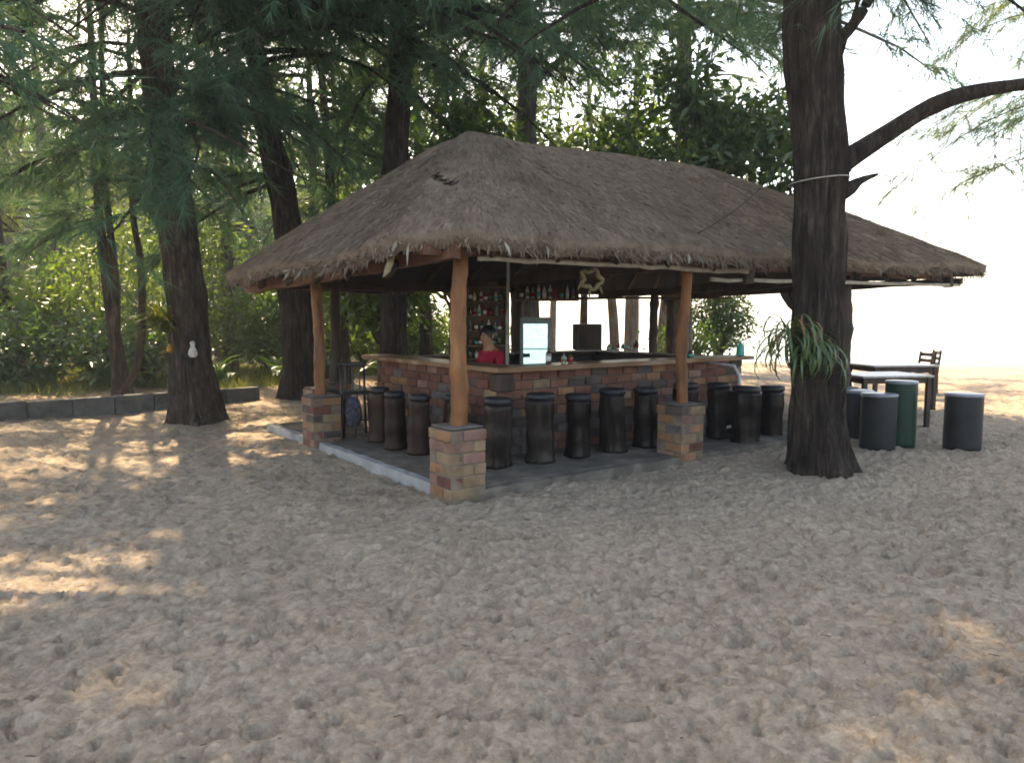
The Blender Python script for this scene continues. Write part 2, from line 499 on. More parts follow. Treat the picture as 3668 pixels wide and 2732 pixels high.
GF = np.stack([idx[:-1, :-1], idx[:-1, 1:], idx[1:, 1:], idx[1:, :-1]], -1).reshape(-1, 4)
ground = np_mesh('ground', np.stack([gx, gy, gz], -1).reshape(-1, 3), GF, MATS['sand'], smooth=True)
tag(ground, 'pale trampled sand under the trees with many footprints', 'sand', kind='structure')

def sea_mat():
    m, t, b = new_mat('sea_water')
    ge = nd(t, 'ShaderNodeNewGeometry')
    n1 = nd(t, 'ShaderNodeTexNoise', Scale=.7, Detail=5)
    t.links.new(ge.outputs['Position'], n1.inputs['Vector'])
    b.inputs['Base Color'].default_value = (.16, .26, .28, 1)
    b.inputs['Roughness'].default_value = .12
    bump(t, b, n1.outputs['Fac'], .35, .25)
sea_mat()
mb = MB(); mb.add([(-740, 15, -.62), (740, 15, -.62), (740, 940, -.62), (-740, 940, -.62)], [(0, 1, 2, 3)])
tag(mb.build('sea', MATS['sea_water']), 'bright calm sea beyond the beach', 'sea', kind='structure')

# ------------------------------------------------------------------ trees
# patches of sand that the sun reaches through gaps in the crowns: x, y, half width, half depth
PATCH = [(-3.6, 8.35, .95, .40), (-3.5, 9.95, .55, .40), (-3.6, 11.2, .6, .40), (-4.4, 9.4, .5, .35), (-4.6, 8.3, .7, .3), (-3.15, 5.0, .65, .42), (-3.3, 4.3, 1.0, .55),
         (-2.3, 4.1, .55, .33), (-2.6, 5.6, .5, .25), (6.9, 10.2, .9, .5), (6.2, 8.3, .5, .25), (-5.8, 15.8, 2.0, .8), (-3.4, 16.4, 1.5, .8), (-9.3, 15.6, 2.4, .8), (-2.3, 20, 2.2, 2.4), (-7.0, 18.0, 2.2, .9), (-4.8, 18.6, 1.6, .8),
         (-8.8, 17.0, 4.5, 1.5), (-4.6, 17.4, 2.6, 1.4), (-7.3, 10.4, .5, .25), (-5.9, 8.9, .6, .25)]
OPEN_RIGHT = True
def carve(P, strength=1.0):
    """keep mask: gaps in the crowns along the sun's direction"""
    gx_ = P[:, 0] - SDIR.x / SDIR.z * P[:, 2]; gy_ = P[:, 1] - SDIR.y / SDIR.z * P[:, 2]
    wob = (vnoise(gx_ * 2.2, gy_ * 2.2, 77) - .5) * .9
    keep = np.ones(len(P), bool)
    for (x, y, a, b) in PATCH:
        d = np.sqrt(((gx_ - x) / a) ** 2 + ((gy_ - y) / b) ** 2)
        keep &= d > 1.0 + wob
    return keep

def resample(pts, rads, n):
    pts = [Vector(p) for p in pts]
    m = len(pts)
    out = []; rr = []
    for i in range(n):
        f = i / (n - 1) * (m - 1); j = min(int(f), m - 2); s = f - j
        p0 = pts[max(j - 1, 0)]; p1 = pts[j]; p2 = pts[j + 1]; p3 = pts[min(j + 2, m - 1)]
        s2 = s * s; s3 = s2 * s
        out.append(.5 * ((2 * p1) + (p2 - p0) * s + (2 * p0 - 5 * p1 + 4 * p2 - p3) * s2 + (3 * p1 - p0 - 3 * p2 + p3) * s3))
        rr.append(rads[j] * (1 - s) + rads[j + 1] * s)
    return out, rr

def trunk_mesh(pts, rads, sides=26, rings=46, flare=.0, seed=0, rough=.10, roots=5):
    """bark-ridged trunk; returns V, F"""
    rnd = random.Random(seed)
    P, Rr = resample(pts, rads, rings)
    P = np.array([tuple(p) for p in P]); Rr = np.array(Rr)
    th = np.linspace(0, 2 * np.pi, sides, endpoint=False)
    zz = P[:, 2][:, None]; T = th[None, :]
    ph = rnd.random() * 6
    cx_ = np.cos(T) * 2.2 + seed * 3.1; sy_ = np.sin(T) * 2.2 + seed * 1.7
    n1 = vnoise(cx_ * 1.6 + zz * .25, sy_ * 1.6 + zz * .35, seed + 5) - .5
    n2 = vnoise(cx_ * 5 + zz * .3, sy_ * 5 + zz * 1.1, seed + 6) - .5
    n3 = vnoise(T * 4.0 + 50 + np.sin(zz * 1.3 + ph) * .4, zz * 3.1 + T * .1, seed + 7) - .5
    r = Rr[:, None] * (1 + rough * (1.3 * n1 + 1.3 * n2 + .9 * n3))
    if flare:
        g = np.exp(-np.clip(zz - P[0, 2], 0, 9) / .28)
        r = r + flare * g * (.55 + .45 * np.cos(T * roots + ph + np.sin(T * 2 + ph)))
    V = np.stack([P[:, 0][:, None] + r * np.cos(T), P[:, 1][:, None] + r * np.sin(T), np.broadcast_to(zz, r.shape)], -1).reshape(-1, 3)
    i = np.arange(rings * sides).reshape(rings, sides)
    j = np.roll(i, -1, 1)
    F = np.stack([i[:-1], j[:-1], j[1:], i[1:]], -1).reshape(-1, 4)
    return V, F

def trunk_mesh_free(pts, rads, sides=12, rings=30, seed=0):
    P, Rr = resample(pts, rads, rings)
    P = np.array([tuple(p) for p in P])[None]
    Rr = np.array(Rr)[None] * (1 + .14 * (vnoise(np.arange(rings) * .6, np.zeros(rings) + seed, seed) - .5))[None]
    return tubes_np(P, Rr, sides)

def tubes_np(paths, rads, sides=5):
    """many tubes at once: paths (n,m,3), rads (n,m)"""
    n, m, _ = paths.shape
    tg = np.gradient(paths, axis=1)
    tg /= np.linalg.norm(tg, axis=2, keepdims=True) + 1e-9
    ref = np.zeros_like(tg); ref[..., 2] = 1
    steep = np.abs(tg[..., 2]) > .9
    ref[steep] = (1, 0, 0)
    a = np.cross(tg, ref); a /= np.linalg.norm(a, axis=2, keepdims=True) + 1e-9
    b = np.cross(tg, a)
    th = np.linspace(0, 2 * np.pi, sides, endpoint=False)
    V = paths[:, :, None, :] + rads[:, :, None, None] * (a[:, :, None, :] * np.cos(th)[None, None, :, None] + b[:, :, None, :] * np.sin(th)[None, None, :, None])
    i = np.arange(n * m * sides).reshape(n, m, sides); j = np.roll(i, -1, 2)
    F = np.stack([i[:, :-1], j[:, :-1], j[:, 1:], i[:, 1:]], -1).reshape(-1, 4)
    return V.reshape(-1, 3), F

def unit(a):
    return a / (np.linalg.norm(a, axis=-1, keepdims=True) + 1e-9)

def needles(P, D, L, Wd, rng):
    """thin triangles from P along D"""
    n = len(P)
    side = unit(np.cross(D, rng.normal(size=(n, 3))))
    V = np.empty((n, 3, 3))
    V[:, 0] = P + side * (Wd / 2)[:, None]; V[:, 1] = P - side * (Wd / 2)[:, None]; V[:, 2] = P + D * L[:, None]
    return V.reshape(-1, 3), np.arange(3 * n).reshape(n, 3)

def leaves(P, D, L, Wd, rng, fold=.25):
    """pointed leaf, two triangles folded along the midrib"""
    n = len(P)
    side = unit(np.cross(D, rng.normal(size=(n, 3))))
    up = unit(np.cross(side, D))
    mid = P + D * (L * .45)[:, None]
    V = np.empty((n, 4, 3))
    V[:, 0] = P; V[:, 1] = mid + side * (Wd / 2)[:, None] + up * (Wd * fold)[:, None]
    V[:, 2] = P + D * L[:, None] - up * (L * .12)[:, None]; V[:, 3] = mid - side * (Wd / 2)[:, None] + up * (Wd * fold)[:, None]
    i = np.arange(4 * n).reshape(n, 4)
    F = np.concatenate([i[:, [0, 1, 2]], i[:, [0, 2, 3]]], 0)
    return V.reshape(-1, 3), F

def casuarina(label, spine, rads, br, ntw=20, nnd=40, seed=0, mat=None, bark=None, sides=22, rings=40, flare=.0, wn=.018, ln=.30, group=None, extra=None, rough=.10, cull=None, name='casuarina_tree', docarve=True, stems=None, limbs=None, twl=(.35, .9), brad=1.0):
    """br: list of (count, zmin, zmax, length min, length max, azimuth centre deg or None, spread deg, rise)"""
    rng = np.random.default_rng(seed + 100)
    base = spine[0]
    root = empty(name, (base[0], base[1], 0))
    off = np.array([base[0], base[1], 0.0])
    bark = bark or BARK_MID
    V, F = trunk_mesh(spine, rads, sides, rings, flare, seed, rough)
    np_mesh('trunk', V - off, F, bark, root, True)
    for st, sr in (stems or []):
        V, F = trunk_mesh(st, sr, 10, 26, 0, seed + 9, rough)
        np_mesh('stem', V - off, F, bark, root, True)
    SP, SR = resample(spine, rads, 60)
    SP = np.array([tuple(p) for p in SP])
    sz = SP[:, 2]
    starts = []; dirs = []; lens = []; rise = []
    for (cnt, z0, z1, l0, l1, az, spread, rs) in br:
        z = rng.uniform(z0, z1, cnt)
        a = rng.uniform(0, 360, cnt) if az is None else rng.normal(az, spread, cnt)
        a = np.radians(a)                       # clockwise from +Y
        ix = np.clip(np.searchsorted(sz, z), 0, len(sz) - 1)
        st = SP[ix].copy(); st[:, 2] = z
        starts.append(st)
        dirs.append(np.stack([np.sin(a), np.cos(a), np.zeros(cnt)], -1))
        lens.append(rng.uniform(l0, l1, cnt)); rise.append(np.full(cnt, rs) + rng.normal(0, .12, cnt))
    for (pts_, rads_, cnt, l0, l1, k0) in (limbs or []):
        V, F = trunk_mesh_free(pts_, rads_, 12, 30, seed + 3)
        np_mesh('limb', V - off, F, bark, root, True)
        LP, _ = resample(pts_, rads_, 50)
        LP = np.array([tuple(p) for p in LP])
        starts.append(LP[rng.integers(int(50 * k0), 50, cnt)])
        a = rng.uniform(0, 2 * np.pi, cnt)
        dirs.append(np.stack([np.sin(a), np.cos(a), np.zeros(cnt)], -1))
        lens.append(rng.uniform(l0, l1, cnt)); rise.append(rng.normal(.05, .3, cnt))
    st = np.concatenate(starts); dr = np.concatenate(dirs); ln_ = np.concatenate(lens); rs = np.concatenate(rise)
    nb = len(st); m = 9
    s = np.linspace(0, 1, m)
    side = np.stack([-dr[:, 1], dr[:, 0], np.zeros(nb)], -1)
    bend = rng.normal(0, .3, nb)
    path = st[:, None, :] + dr[:, None, :] * (ln_[:, None] * s[None])[..., None] + side[:, None, :] * (bend[:, None] * ln_[:, None] * (s ** 2)[None])[..., None]
    path[:, :, 2] += ln_[:, None] * (rs[:, None] * s[None] - .42 * (s ** 2.2)[None])
    path += rng.normal(0, .02, path.shape) * np.linspace(0, 1, m)[None, :, None]
    rad = brad * (.012 + .016 * ln_)[:, None] * (1 - .86 * s)[None]
    V, F = tubes_np(path, rad, 5)
    np_mesh('branches', V - off, F, bark, root, True)['kind'] = 'stuff'
    # twigs
    k = rng.uniform(.22, 1.0, (nb, ntw))
    f = k * (m - 1); j = np.clip(f.astype(int), 0, m - 2); fr = (f - j)[..., None]
    bi = np.arange(nb)[:, None]
    tp = path[bi, j] * (1 - fr) + path[bi, j + 1] * fr
    tdir = dr[:, None, :] * rng.normal(.7, .5, (nb, ntw, 1)) + side[:, None, :] * rng.normal(0, .8, (nb, ntw, 1)) + np.array([0, 0, 1]) * rng.normal(-.1, .45, (nb, ntw, 1))
    tdir = unit(tdir).reshape(-1, 3); tp = tp.reshape(-1, 3)
    tl = rng.uniform(twl[0], twl[1], len(tp))
    # needles hang along the twigs
    nt_ = len(tp)
    q = rng.uniform(0, 1, (nt_, nnd))
    P = tp[:, None, :] + tdir[:, None, :] * (tl[:, None] * q)[..., None]
    P[..., 2] -= (q ** 2) * tl[:, None] * .35
    D = tdir[:, None, :] * .75 + rng.normal(0, .45, (nt_, nnd, 3)) + np.array([0, 0, -.55])
    P = P.reshape(-1, 3); D = unit(D.reshape(-1, 3))
    keep = carve(P) if docarve else np.ones(len(P), bool)
    if cull is not None: keep &= cull(P)
    P = P[keep]; D = D[keep]
    L = rng.uniform(.55, 1.25, len(P)) * ln
    V, F = needles(P, D, L, np.full(len(P), wn) * rng.uniform(.6, 1.3, len(P)), rng)
    c = np_mesh('crown', V - off, F, mat or NEEDLE, root)
    tag(root, label, 'tree', group)
    return root

def px_cull(zmin):
    return lambda P: P[:, 2] > zmin

# keep foliage off the roof and out of the pavilion
TH = R(35.672); UX, UY = math.cos(TH), math.sin(TH); OX, OY = -.44, 6.56
def to_ts(P):
    dx = P[:, 0] - OX; dy = P[:, 1] - OY
    return dx * UX + dy * UY, -dx * UY + dy * UX
def off_roof(P):
    t_, s_ = to_ts(P)
    return ~((t_ > -1.1) & (t_ < 9.8) & (s_ > -1.1) & (s_ < 5.6) & (P[:, 2] < 4.5))

# --- the trees one can pick out in the picture
casuarina('big dark trunk in the right foreground with a long bare limb curving right',
          [(3.34, 7.74, -.06), (3.28, 7.72, .5), (3.25, 7.72, 1.05), (3.22, 7.72, 2.01), (3.21, 7.72, 2.72), (3.19, 7.72, 3.28), (3.12, 7.72, 3.87), (3.06, 7.72, 4.41), (3.05, 7.72, 5.04), (3.1, 7.8, 8), (3.2, 8.0, 13)],
          [.31, .25, .235, .228, .23, .245, .25, .265, .245, .2, .05],
          [(34, 6.2, 12.5, 1.6, 3.8, None, 0, .05), (12, 5.2, 7.5, 1.2, 2.6, 70, 50, -.25), (16, 5.6, 8.5, 1.6, 3.6, 280, 50, .12)], 18, 40, 1, NEEDLE, BARK_DARK, 64, 150, .10, .008, .28, 'casuarina trees around the bar', rough=.22, cull=off_roof,
          limbs=[([(3.22, 7.72, 3.05), (3.50, 7.70, 3.22), (3.87, 7.68, 3.46), (4.24, 7.66, 3.69), (4.61, 7.64, 3.83), (5.13, 7.6, 3.91), (5.8, 7.5, 3.95), (6.8, 7.4, 4.2)], [.16, .112, .090, .084, .076, .062, .05, .03], 6, .5, 1.2, .85),
                 ([(3.2, 7.72, 2.82), (3.45, 7.68, 2.88), (3.60, 7.66, 2.98), (3.76, 7.62, 3.04)], [.10, .085, .04, .012], 0, .1, .2, .9),
                 ([(3.15, 7.72, 4.2), (3.37, 7.7, 4.40), (3.50, 7.7, 4.55), (3.64, 7.7, 4.8), (3.8, 7.65, 5.4), (4.2, 7.5, 6.2)], [.10, .06, .055, .05, .04, .02], 8, .6, 1.4, .7),
                 ([(3.3, 7.85, 3.5), (3.5, 8.0, 4.3), (3.75, 8.1, 5.1), (3.9, 8.2, 6.0)], [.03, .022, .02, .012], 6, .5, 1.1, .5)])
casuarina('leaning brown trunk in front of the low wall with fern tuft and white ornament',
          [(-4.90, 11.72, -.06), (-4.95, 11.7, .5), (-5.0, 11.69, 1.21), (-5.09, 11.69, 2.51), (-5.18, 11.69, 3.51), (-5.29, 11.69, 4.83), (-5.36, 11.69, 6.0), (-5.4, 11.7, 8), (-5.4, 11.8, 13.5)],
          [.37, .33, .29, .265, .25, .235, .22, .18, .04],
          [(60, 6.4, 13, 2.2, 4.8, None, 0, .05), (24, 7.5, 11, 3.0, 5.6, 165, 50, .05), (10, 4.0, 6, 1.5, 3.2, 200, 60, -.1), (8, 3.9, 5.4, 1.4, 2.8, 110, 40, -.05)], 22, 52, 2, NEEDLE, BARK_MID, 52, 120, .15, .014, .32, 'casuarina trees around the bar', rough=.22, cull=off_roof)
casuarina('slender tree with three thin stems behind the low concrete wall',
          [(-7.6, 14.6, -.05), (-7.7, 14.59, .94), (-7.79, 14.59, 1.84), (-7.88, 14.59, 2.92), (-7.92, 14.59, 3.98), (-7.92, 14.59, 5.38), (-7.92, 14.6, 7.1), (-8, 14.6, 10)],
          [.19, .125, .095, .085, .075, .07, .06, .02],
          [(30, 4.2, 10, 1.4, 2.8, None, 0, .05), (10, 3.0, 5, .8, 1.8, 190, 60, .0)], 18, 34, 3, NEEDLE, BARK_MID, 16, 50, .10, .018, .30, 'casuarina trees around the bar', rough=.16,
          stems=[([(-7.68, 14.55, 1.0), (-7.61, 14.5, 2.2), (-7.67, 14.5, 3.27), (-7.73, 14.5, 4.33), (-7.7, 14.5, 5.55), (-7.66, 14.5, 7.5)], [.085, .08, .07, .065, .06, .03]),
                 ([(-7.62, 14.55, .15), (-7.30, 14.5, .57), (-7.12, 14.5, 1.48), (-7.11, 14.5, 2.74), (-7.21, 14.5, 3.54), (-7.19, 14.5, 5.03), (-7.15, 14.5, 7)], [.10, .075, .07, .065, .06, .05, .03])])
casuarina('thick dark trunk behind the left eave of the thatched roof',
          [(-4.03, 14.34, -.06), (-4.03, 14.34, .6), (-4.03, 14.34, 1.48), (-4.15, 14.34, 3.07), (-4.3, 14.34, 4.11), (-4.47, 14.34, 4.97), (-4.66, 14.34, 6.24), (-4.79, 14.34, 7.49), (-4.9, 14.4, 12)],
          [.36, .31, .30, .26, .24, .22, .20, .17, .04],
          [(46, 5.0, 12, 1.8, 4.2, None, 0, .05), (40, 7.0, 10, 3.0, 6.0, 155, 40, .05), (8, 4, 6, 1.5, 2.8, 230, 50, -.1)], 20, 36, 4, NEEDLE, BARK_DARK, 26, 60, .12, .018, .32, 'casuarina trees around the bar', rough=.2, cull=off_roof)
casuarina('straight dark trunk rising behind the bar and the roof apex',
          [(-2.17, 14, -.05), (-2.13, 14, 1.49), (-2.11, 14, 3.21), (-2.06, 14, 4.64), (-1.97, 14, 5.72), (-1.93, 14, 6.87), (-1.9, 14, 7.83), (-1.9, 14, 12.5)],
          [.27, .235, .24, .22, .20, .18, .16, .04],
          [(50, 5.2, 12.3, 1.8, 4.6, None, 0, .05), (52, 7.0, 10.5, 3.0, 6.2, 155, 45, .05)], 20, 36, 5, NEEDLE, BARK_DARK, 24, 60, .06, .018, .32, 'casuarina trees around the bar', rough=.2, cull=off_roof)
casuarina('grey brown trunk with a forked limb standing behind the roof ridge',
          [(.46, 17, -.05), (.46, 17, 3.55), (.45, 17, 5.7), (.47, 17, 7.1), (.4, 17, 8.58), (.34, 17, 13)],
          [.30, .26, .23, .215, .20, .04],
          [(36, 8.0, 13, 1.8, 4.2, None, 0, .1), (20, 8.2, 11.5, 3.0, 5.2, 150, 45, .08)], 18, 36, 6, NEEDLE, BARK_GREY, 20, 50, .06, .022, .32, 'casuarina trees around the bar', rough=.16, cull=off_roof,
          limbs=[([(.55, 17, 6.7), (.75, 17, 6.97), (1.22, 17, 7.3), (1.5, 17, 7.7), (1.67, 17, 8.1), (2.3, 17, 8.3), (3.2, 17, 9.0)], [.10, .085, .08, .075, .07, .055, .02], 14, .8, 1.8, .3)])
casuarina('tall casuarina behind the right slope of the roof',
          [(4.3, 18.2, -.1), (4.3, 18.2, 4), (4.2, 18.1, 8), (4.1, 18.1, 13.5)], [.27, .22, .17, .04],
          [(36, 8.2, 13, 1.8, 4.2, None, 0, .1), (18, 8.2, 11.5, 3.0, 5.4, 150, 50, .1)], 18, 36, 7, NEEDLE, BARK_GREY, 18, 40, .06, .022, .32, 'casuarina trees around the bar', rough=.16, cull=off_roof)
BG = [  # x, y, height, trunk radius, crown start, density, label
    (-5.05, 20, 12, .13, 3.6, 26, 'thin straight trunk seen just left of the roof'),
    (-2.2, 20.5, 11, .16, 3.2, 26, 'pale leaning trunk seen under the roof beside the front post'),
    (-8.2, 22, 12, .18, 3.0, 30, 'background casuarina right of the leaning fern trunk'),
    (-10.2, 26.5, 13, .2, 3.0, 30, 'background casuarina behind the leaning fern trunk'),
    (-14.6, 24, 13, .2, 3.2, 32, 'background casuarina near the left edge of the grove'),
    (-13.2, 19.5, 12, .19, 3.4, 32, 'casuarina at the far left edge behind the wall'),
    (-11.3, 31, 14, .2, 3, 30, 'far casuarina between the slender stems and the leaning trunk'),
    (-6.3, 29, 13, .2, 3, 30, 'far casuarina left of the thatched roof'),
    (-18.5, 28, 14, .2, 3, 30, 'far casuarina beyond the left edge shrubs'),
    (-3.84, 17.6, 11, .13, 4.2, 22, 'slim leaning trunk beside the rear brick pedestal'),
    (-.6, 24, 12, .2, 4.5, 26, 'far casuarina behind the roof apex'),
]
for i, (x, y, h, r, z0, dn, lab) in enumerate(BG):
    rr = random.Random(i + 40)
    lx, ly = rr.uniform(-.7, .3), rr.uniform(-.3, .3)
    casuarina(lab, [(x, y, -.1), (x + lx * .2, y, h * .25), (x + lx * .5, y + ly * .5, h * .5), (x + lx, y + ly, h)], [r * 1.25, r, r * .8, .03],
              [(dn, z0, h, 1.4, 3.4, None, 0, .04)], 16, 26, 20 + i, NEEDLE2 if i % 3 else NEEDLE, BARK_MID if i % 2 else BARK_GREY, 12, 24, .05, .03, .36, 'casuarinas in the background grove', cull=off_roof)
SHORE = [  # trunks against the bright sea, seen through the bar
    (3.42, 24, 10, .15, 5.0, 12, -.9, 'leaning trunk against the bright sea left of the pair'), (4.40, 26, 11, .24, 5.2, 14, .05, 'thick grey trunk against the bright sea'),
    (5.14, 24, 10, .17, 5.2, 10, .9, 'leaning trunk behind the inner bar post'), (6.25, 28, 11, .2, 5.5, 10, 1.2, 'far shore trunk right of the inner bar post'),
    (1.9, 30, 10, .13, 5.0, 10, .2, 'thin far trunk above the drinks fridge')]
for i, (x, y, h, r, z0, dn, lean, lab) in enumerate(SHORE):
    casuarina(lab, [(x - lean * .15, y, -.8), (x, y, h * .2), (x + lean * .6, y, h * .5), (x + lean, y, h)], [r * 1.2, r, r * .8, .03],
              [(dn, z0, h, 1.2, 2.8, None, 0, .05)], 14, 20, 60 + i, NEEDLE2, BARK_GREY, 12, 24, .05, .03, .34, 'trees along the shore behind the bar', docarve=False)
# trees right of the big trunk whose thin sprays hang against the white sky
casuarina('casuarina beyond the right edge with thin sprays against the white sky',
          [(10.6, 14, -.1), (10.5, 14, 4), (10.4, 14, 8), (10.3, 14, 12)], [.3, .24, .18, .04],
          [(40, 4.6, 12, 1.2, 3.6, None, 0, .0)], 18, 40, 80, NEEDLE2, BARK_MID, 14, 30, .1, .011, .26, 'casuarina trees around the bar', brad=.35, twl=(.4, 1.2))
# the grove goes on to the left of the view and shades the sand
LEFT = [(-9.6, 7.6, 12, 'tall casuarina left of the view beside the wall'), (-13.5, 11.5, 13, 'casuarina in the grove past the wall end'),
        ]
for i, (x, y, h, lab) in enumerate(LEFT):
    brs = [(40, 5.2, h, 2.6, 5.2, None, 0, .03)]
    if i == 0: brs += [(9, 4.4, 6.2, 3.6, 5.4, 78, 14, .10)]
    casuarina(lab, [(x, y, -.1), (x - .05, y, 3), (x, y, 7), (x, y, h)], [.34, .27, .2, .04], brs, 22, 40, 90 + i, NEEDLE, BARK_MID, 16, 36, .12, .018, .34, 'casuarina trees around the bar', cull=off_roof)

# ------------------------------------------------------------------ broadleaf trees and shrubs
def broadleaf(label, base, height, rx, ry, z0, nclump, nleaf, size, mat, seed, group, name='broadleaf_tree', trunk_r=.12, cat='tree', clump=.55, docarve=False, lean=(0, 0)):
    rng = np.random.default_rng(seed + 900)
    root = empty(name, (base[0], base[1], 0))
    # clump centres through an uneven ellipsoid
    cz = (z0 + height) / 2; rz = (height - z0) / 2
    d = unit(rng.normal(size=(nclump, 3))) * (rng.uniform(.25, 1, (nclump, 1)) ** .5)
    C = d * np.array([rx, ry, rz]) + np.array([lean[0], lean[1], cz])
    st = np.zeros((nclump, 7, 3)); s = np.linspace(0, 1, 7)
    fork = np.array([lean[0] * .3, lean[1] * .3, max(z0 * .55, .15)])
    st[:] = fork[None, None, :] * (1 - s)[None, :, None] + C[:, None, :] * s[None, :, None]
    st[:, :, 2] += np.sin(s * np.pi)[None] * rng.uniform(-.1, .25, (nclump, 1))
    st += rng.normal(0, .04, st.shape)
    st[:, 0] = fork
    V, F = tubes_np(st, (.006 + trunk_r * .35 * (1 - s) ** 1.5)[None].repeat(nclump, 0), 5)
    np_mesh('branches', V, F, BARK_MID, root, True)['kind'] = 'stuff'
    V, F = trunk_mesh([(0, 0, -.1), (fork[0] * .5, fork[1] * .5, fork[2] * .5), tuple(fork + np.array([0, 0, .15]))], [trunk_r * 1.3, trunk_r, trunk_r * .8], 12, 14, .04, seed, .15)
    np_mesh('trunk', V, F, BARK_MID, root, True)
    cs = clump * rng.uniform(.6, 1.3, (nclump, 1, 1))
    P = C[:, None, :] + rng.normal(0, 1, (nclump, nleaf, 3)) * cs * np.array([.55, .55, .42])
    D = (P - C[:, None, :]) * .9 / (cs + 1e-6) + rng.normal(0, .5, P.shape) + np.array([0, 0, -.25])
    P = P.reshape(-1, 3); D = unit(D.reshape(-1, 3))
    keep = (P[:, 2] > .04) & off_roof(P + np.array([base[0], base[1], 0]))
    if docarve: keep &= carve(P + np.array([base[0], base[1], 0]))
    P = P[keep]; D = D[keep]
    L = rng.uniform(.6, 1.25, len(P)) * size
    V, F = leaves(P, D, L, L * rng.uniform(.36, .52, len(P)), rng)
    np_mesh('crown', V, F, mat, root)
    return tag(root, label, cat, group)

g = 'broadleaf trees behind the roof'
broadleaf('dark broadleaf tree right of the forked trunk above the roof', (3.6, 16.2), 7.0, 1.7, 1.4, 3.2, 46, 95, .26, LEAF_DARK, 1, g, docarve=False)
broadleaf('dark broadleaf tree just left of the big foreground trunk', (6.65, 15.6), 6.2, 1.3, 1.3, 3.0, 40, 95, .24, LEAF_DARK, 2, g, lean=(-1.6, 0))
broadleaf('dark broadleaf tree above the left slope of the roof', (-1.0, 16), 6.4, 1.6, 1.3, 2.6, 44, 90, .24, LEAF_DARK, 3, g)
broadleaf('small broadleaf tree seen under the roof left of the front post', (-2.9, 17.5), 3.6, 1.1, 1.0, 1.6, 30, 80, .30, LEAF_MID, 4, g)
broadleaf('tall pale leaved tree behind the forked trunk', (2.2, 21), 9.0, 2.2, 1.8, 5.0, 24, 60, .26, LEAF_LIGHT, 5, g)
broadleaf('pale green tree behind the left slope of the roof', (-3.6, 23), 7.5, 2.2, 1.8, 2.2, 46, 80, .26, LEAF_LIGHT, 6, g)
g = 'shrubs in the undergrowth'
SH = [(-12.6, 18.6, 3.2, 1.9, LEAF_MID, 'dense green shrub at the far left edge'), (-10.4, 19.2, 4.4, 1.8, LEAF_LIGHT, 'tall sunlit yellow green shrub left of the slender stems'), (-9.0, 21.5, 4.6, 1.8, LEAF_LIGHT, 'sunlit shrub behind the slender stems'),
      (-7.0, 21.5, 3.0, 1.6, LEAF_MID, 'green shrub right of the slender stems'), (-5.4, 20.5, 2.6, 1.5, LEAF_MID, 'green shrub right of the leaning fern trunk'), (-4.6, 23.5, 3.6, 1.9, LEAF_LIGHT, 'pale shrub behind the thick dark trunk'),
      (-2.9, 22, 1.9, 1.3, LEAF_LIGHT, 'bright low shrub seen under the roof between the posts'), (-15.8, 20.5, 4.5, 2.2, LEAF_MID, 'tall shrub beyond the far left edge'), (-11.6, 17.0, 1.7, 1.3, LEAF_DARK, 'low dark shrub at the grass edge on the left'),
      (-8.9, 17.4, 1.6, 1.1, LEAF_DARK, 'low dark shrub left of the slender stems'), (-1.6, 26, 1.6, 1.4, LEAF_LIGHT, 'bright shrub far behind the bar')]
for i, (x, y, h, r, m_, lab) in enumerate(SH):
    broadleaf(lab, (x, y), h, r, r * .9, .15, 36, 85, .20, m_, 30 + i, g, 'shrub', .05, 'shrub', .6)
broadleaf('dark bushy small tree against the sea right of the second front post', (5.9, 20.5), 2.75, .75, .7, .7, 40, 80, .15, LEAF_DARK, 50, None, 'small_tree', .07, 'tree', .38)
broadleaf('low leafy bush against the sea below the bushy tree', (4.75, 19.5), 1.6, .55, .5, .3, 24, 60, .15, LEAF_MID, 51, None, 'shrub', .04, 'shrub', .32)

# the wood closing the view far behind the left trees
rng = np.random.default_rng(5)
n = 60000
cl = 900
cc = np.stack([rng.uniform(-52, -7.5, cl), rng.uniform(36, 48, cl), rng.uniform(0, 1, cl) ** 1.3 * 13], -1)
cc[:, 1] -= (cc[:, 0] + 3) * .08
P = cc[rng.integers(0, cl, n)] + rng.normal(0, .62, (n, 3))
P = P[P[:, 2] > -.3]
D = unit(rng.normal(0, 1, P.shape) + np.array([0, 0, -.3]))
L = rng.uniform(.35, .8, len(P))
V, F = leaves(P, D, L, L * .5, rng)
tag(np_mesh('distant_wood', V, F, LEAF_MID), 'far green wood closing the view behind the grove', 'wood', kind='stuff')

# grass behind the wall
n = 26000
gx_ = rng.uniform(-19, -1.2, n); gy_ = rng.uniform(15.2, 24, n)
dens = vnoise(gx_ * .7, gy_ * .7, 9) + np.clip((gy_ - (18.2 + .865 * gx_) - 3.2) * .16, -.9, .5)
kp = dens > .52
gx_, gy_ = gx_[kp], gy_[kp]
P = np.stack([gx_, gy_, ground_z(gx_, gy_) - .02], -1)
D = unit(np.stack([rng.normal(0, .45, len(P)), rng.normal(0, .45, len(P)), np.ones(len(P))], -1))
V, F = needles(P, D, rng.uniform(.10, .36, len(P)), np.full(len(P), .022), rng)
tag(np_mesh('grass', V, F, GRASS), 'patchy green grass behind the low concrete wall', 'grass', kind='stuff')

# ------------------------------------------------------------------ floor of the bar, low wall
def W(t, s, z=0.0):
    return (OX + UX * t - UY * s, OY + UY * t + UX * s, z)

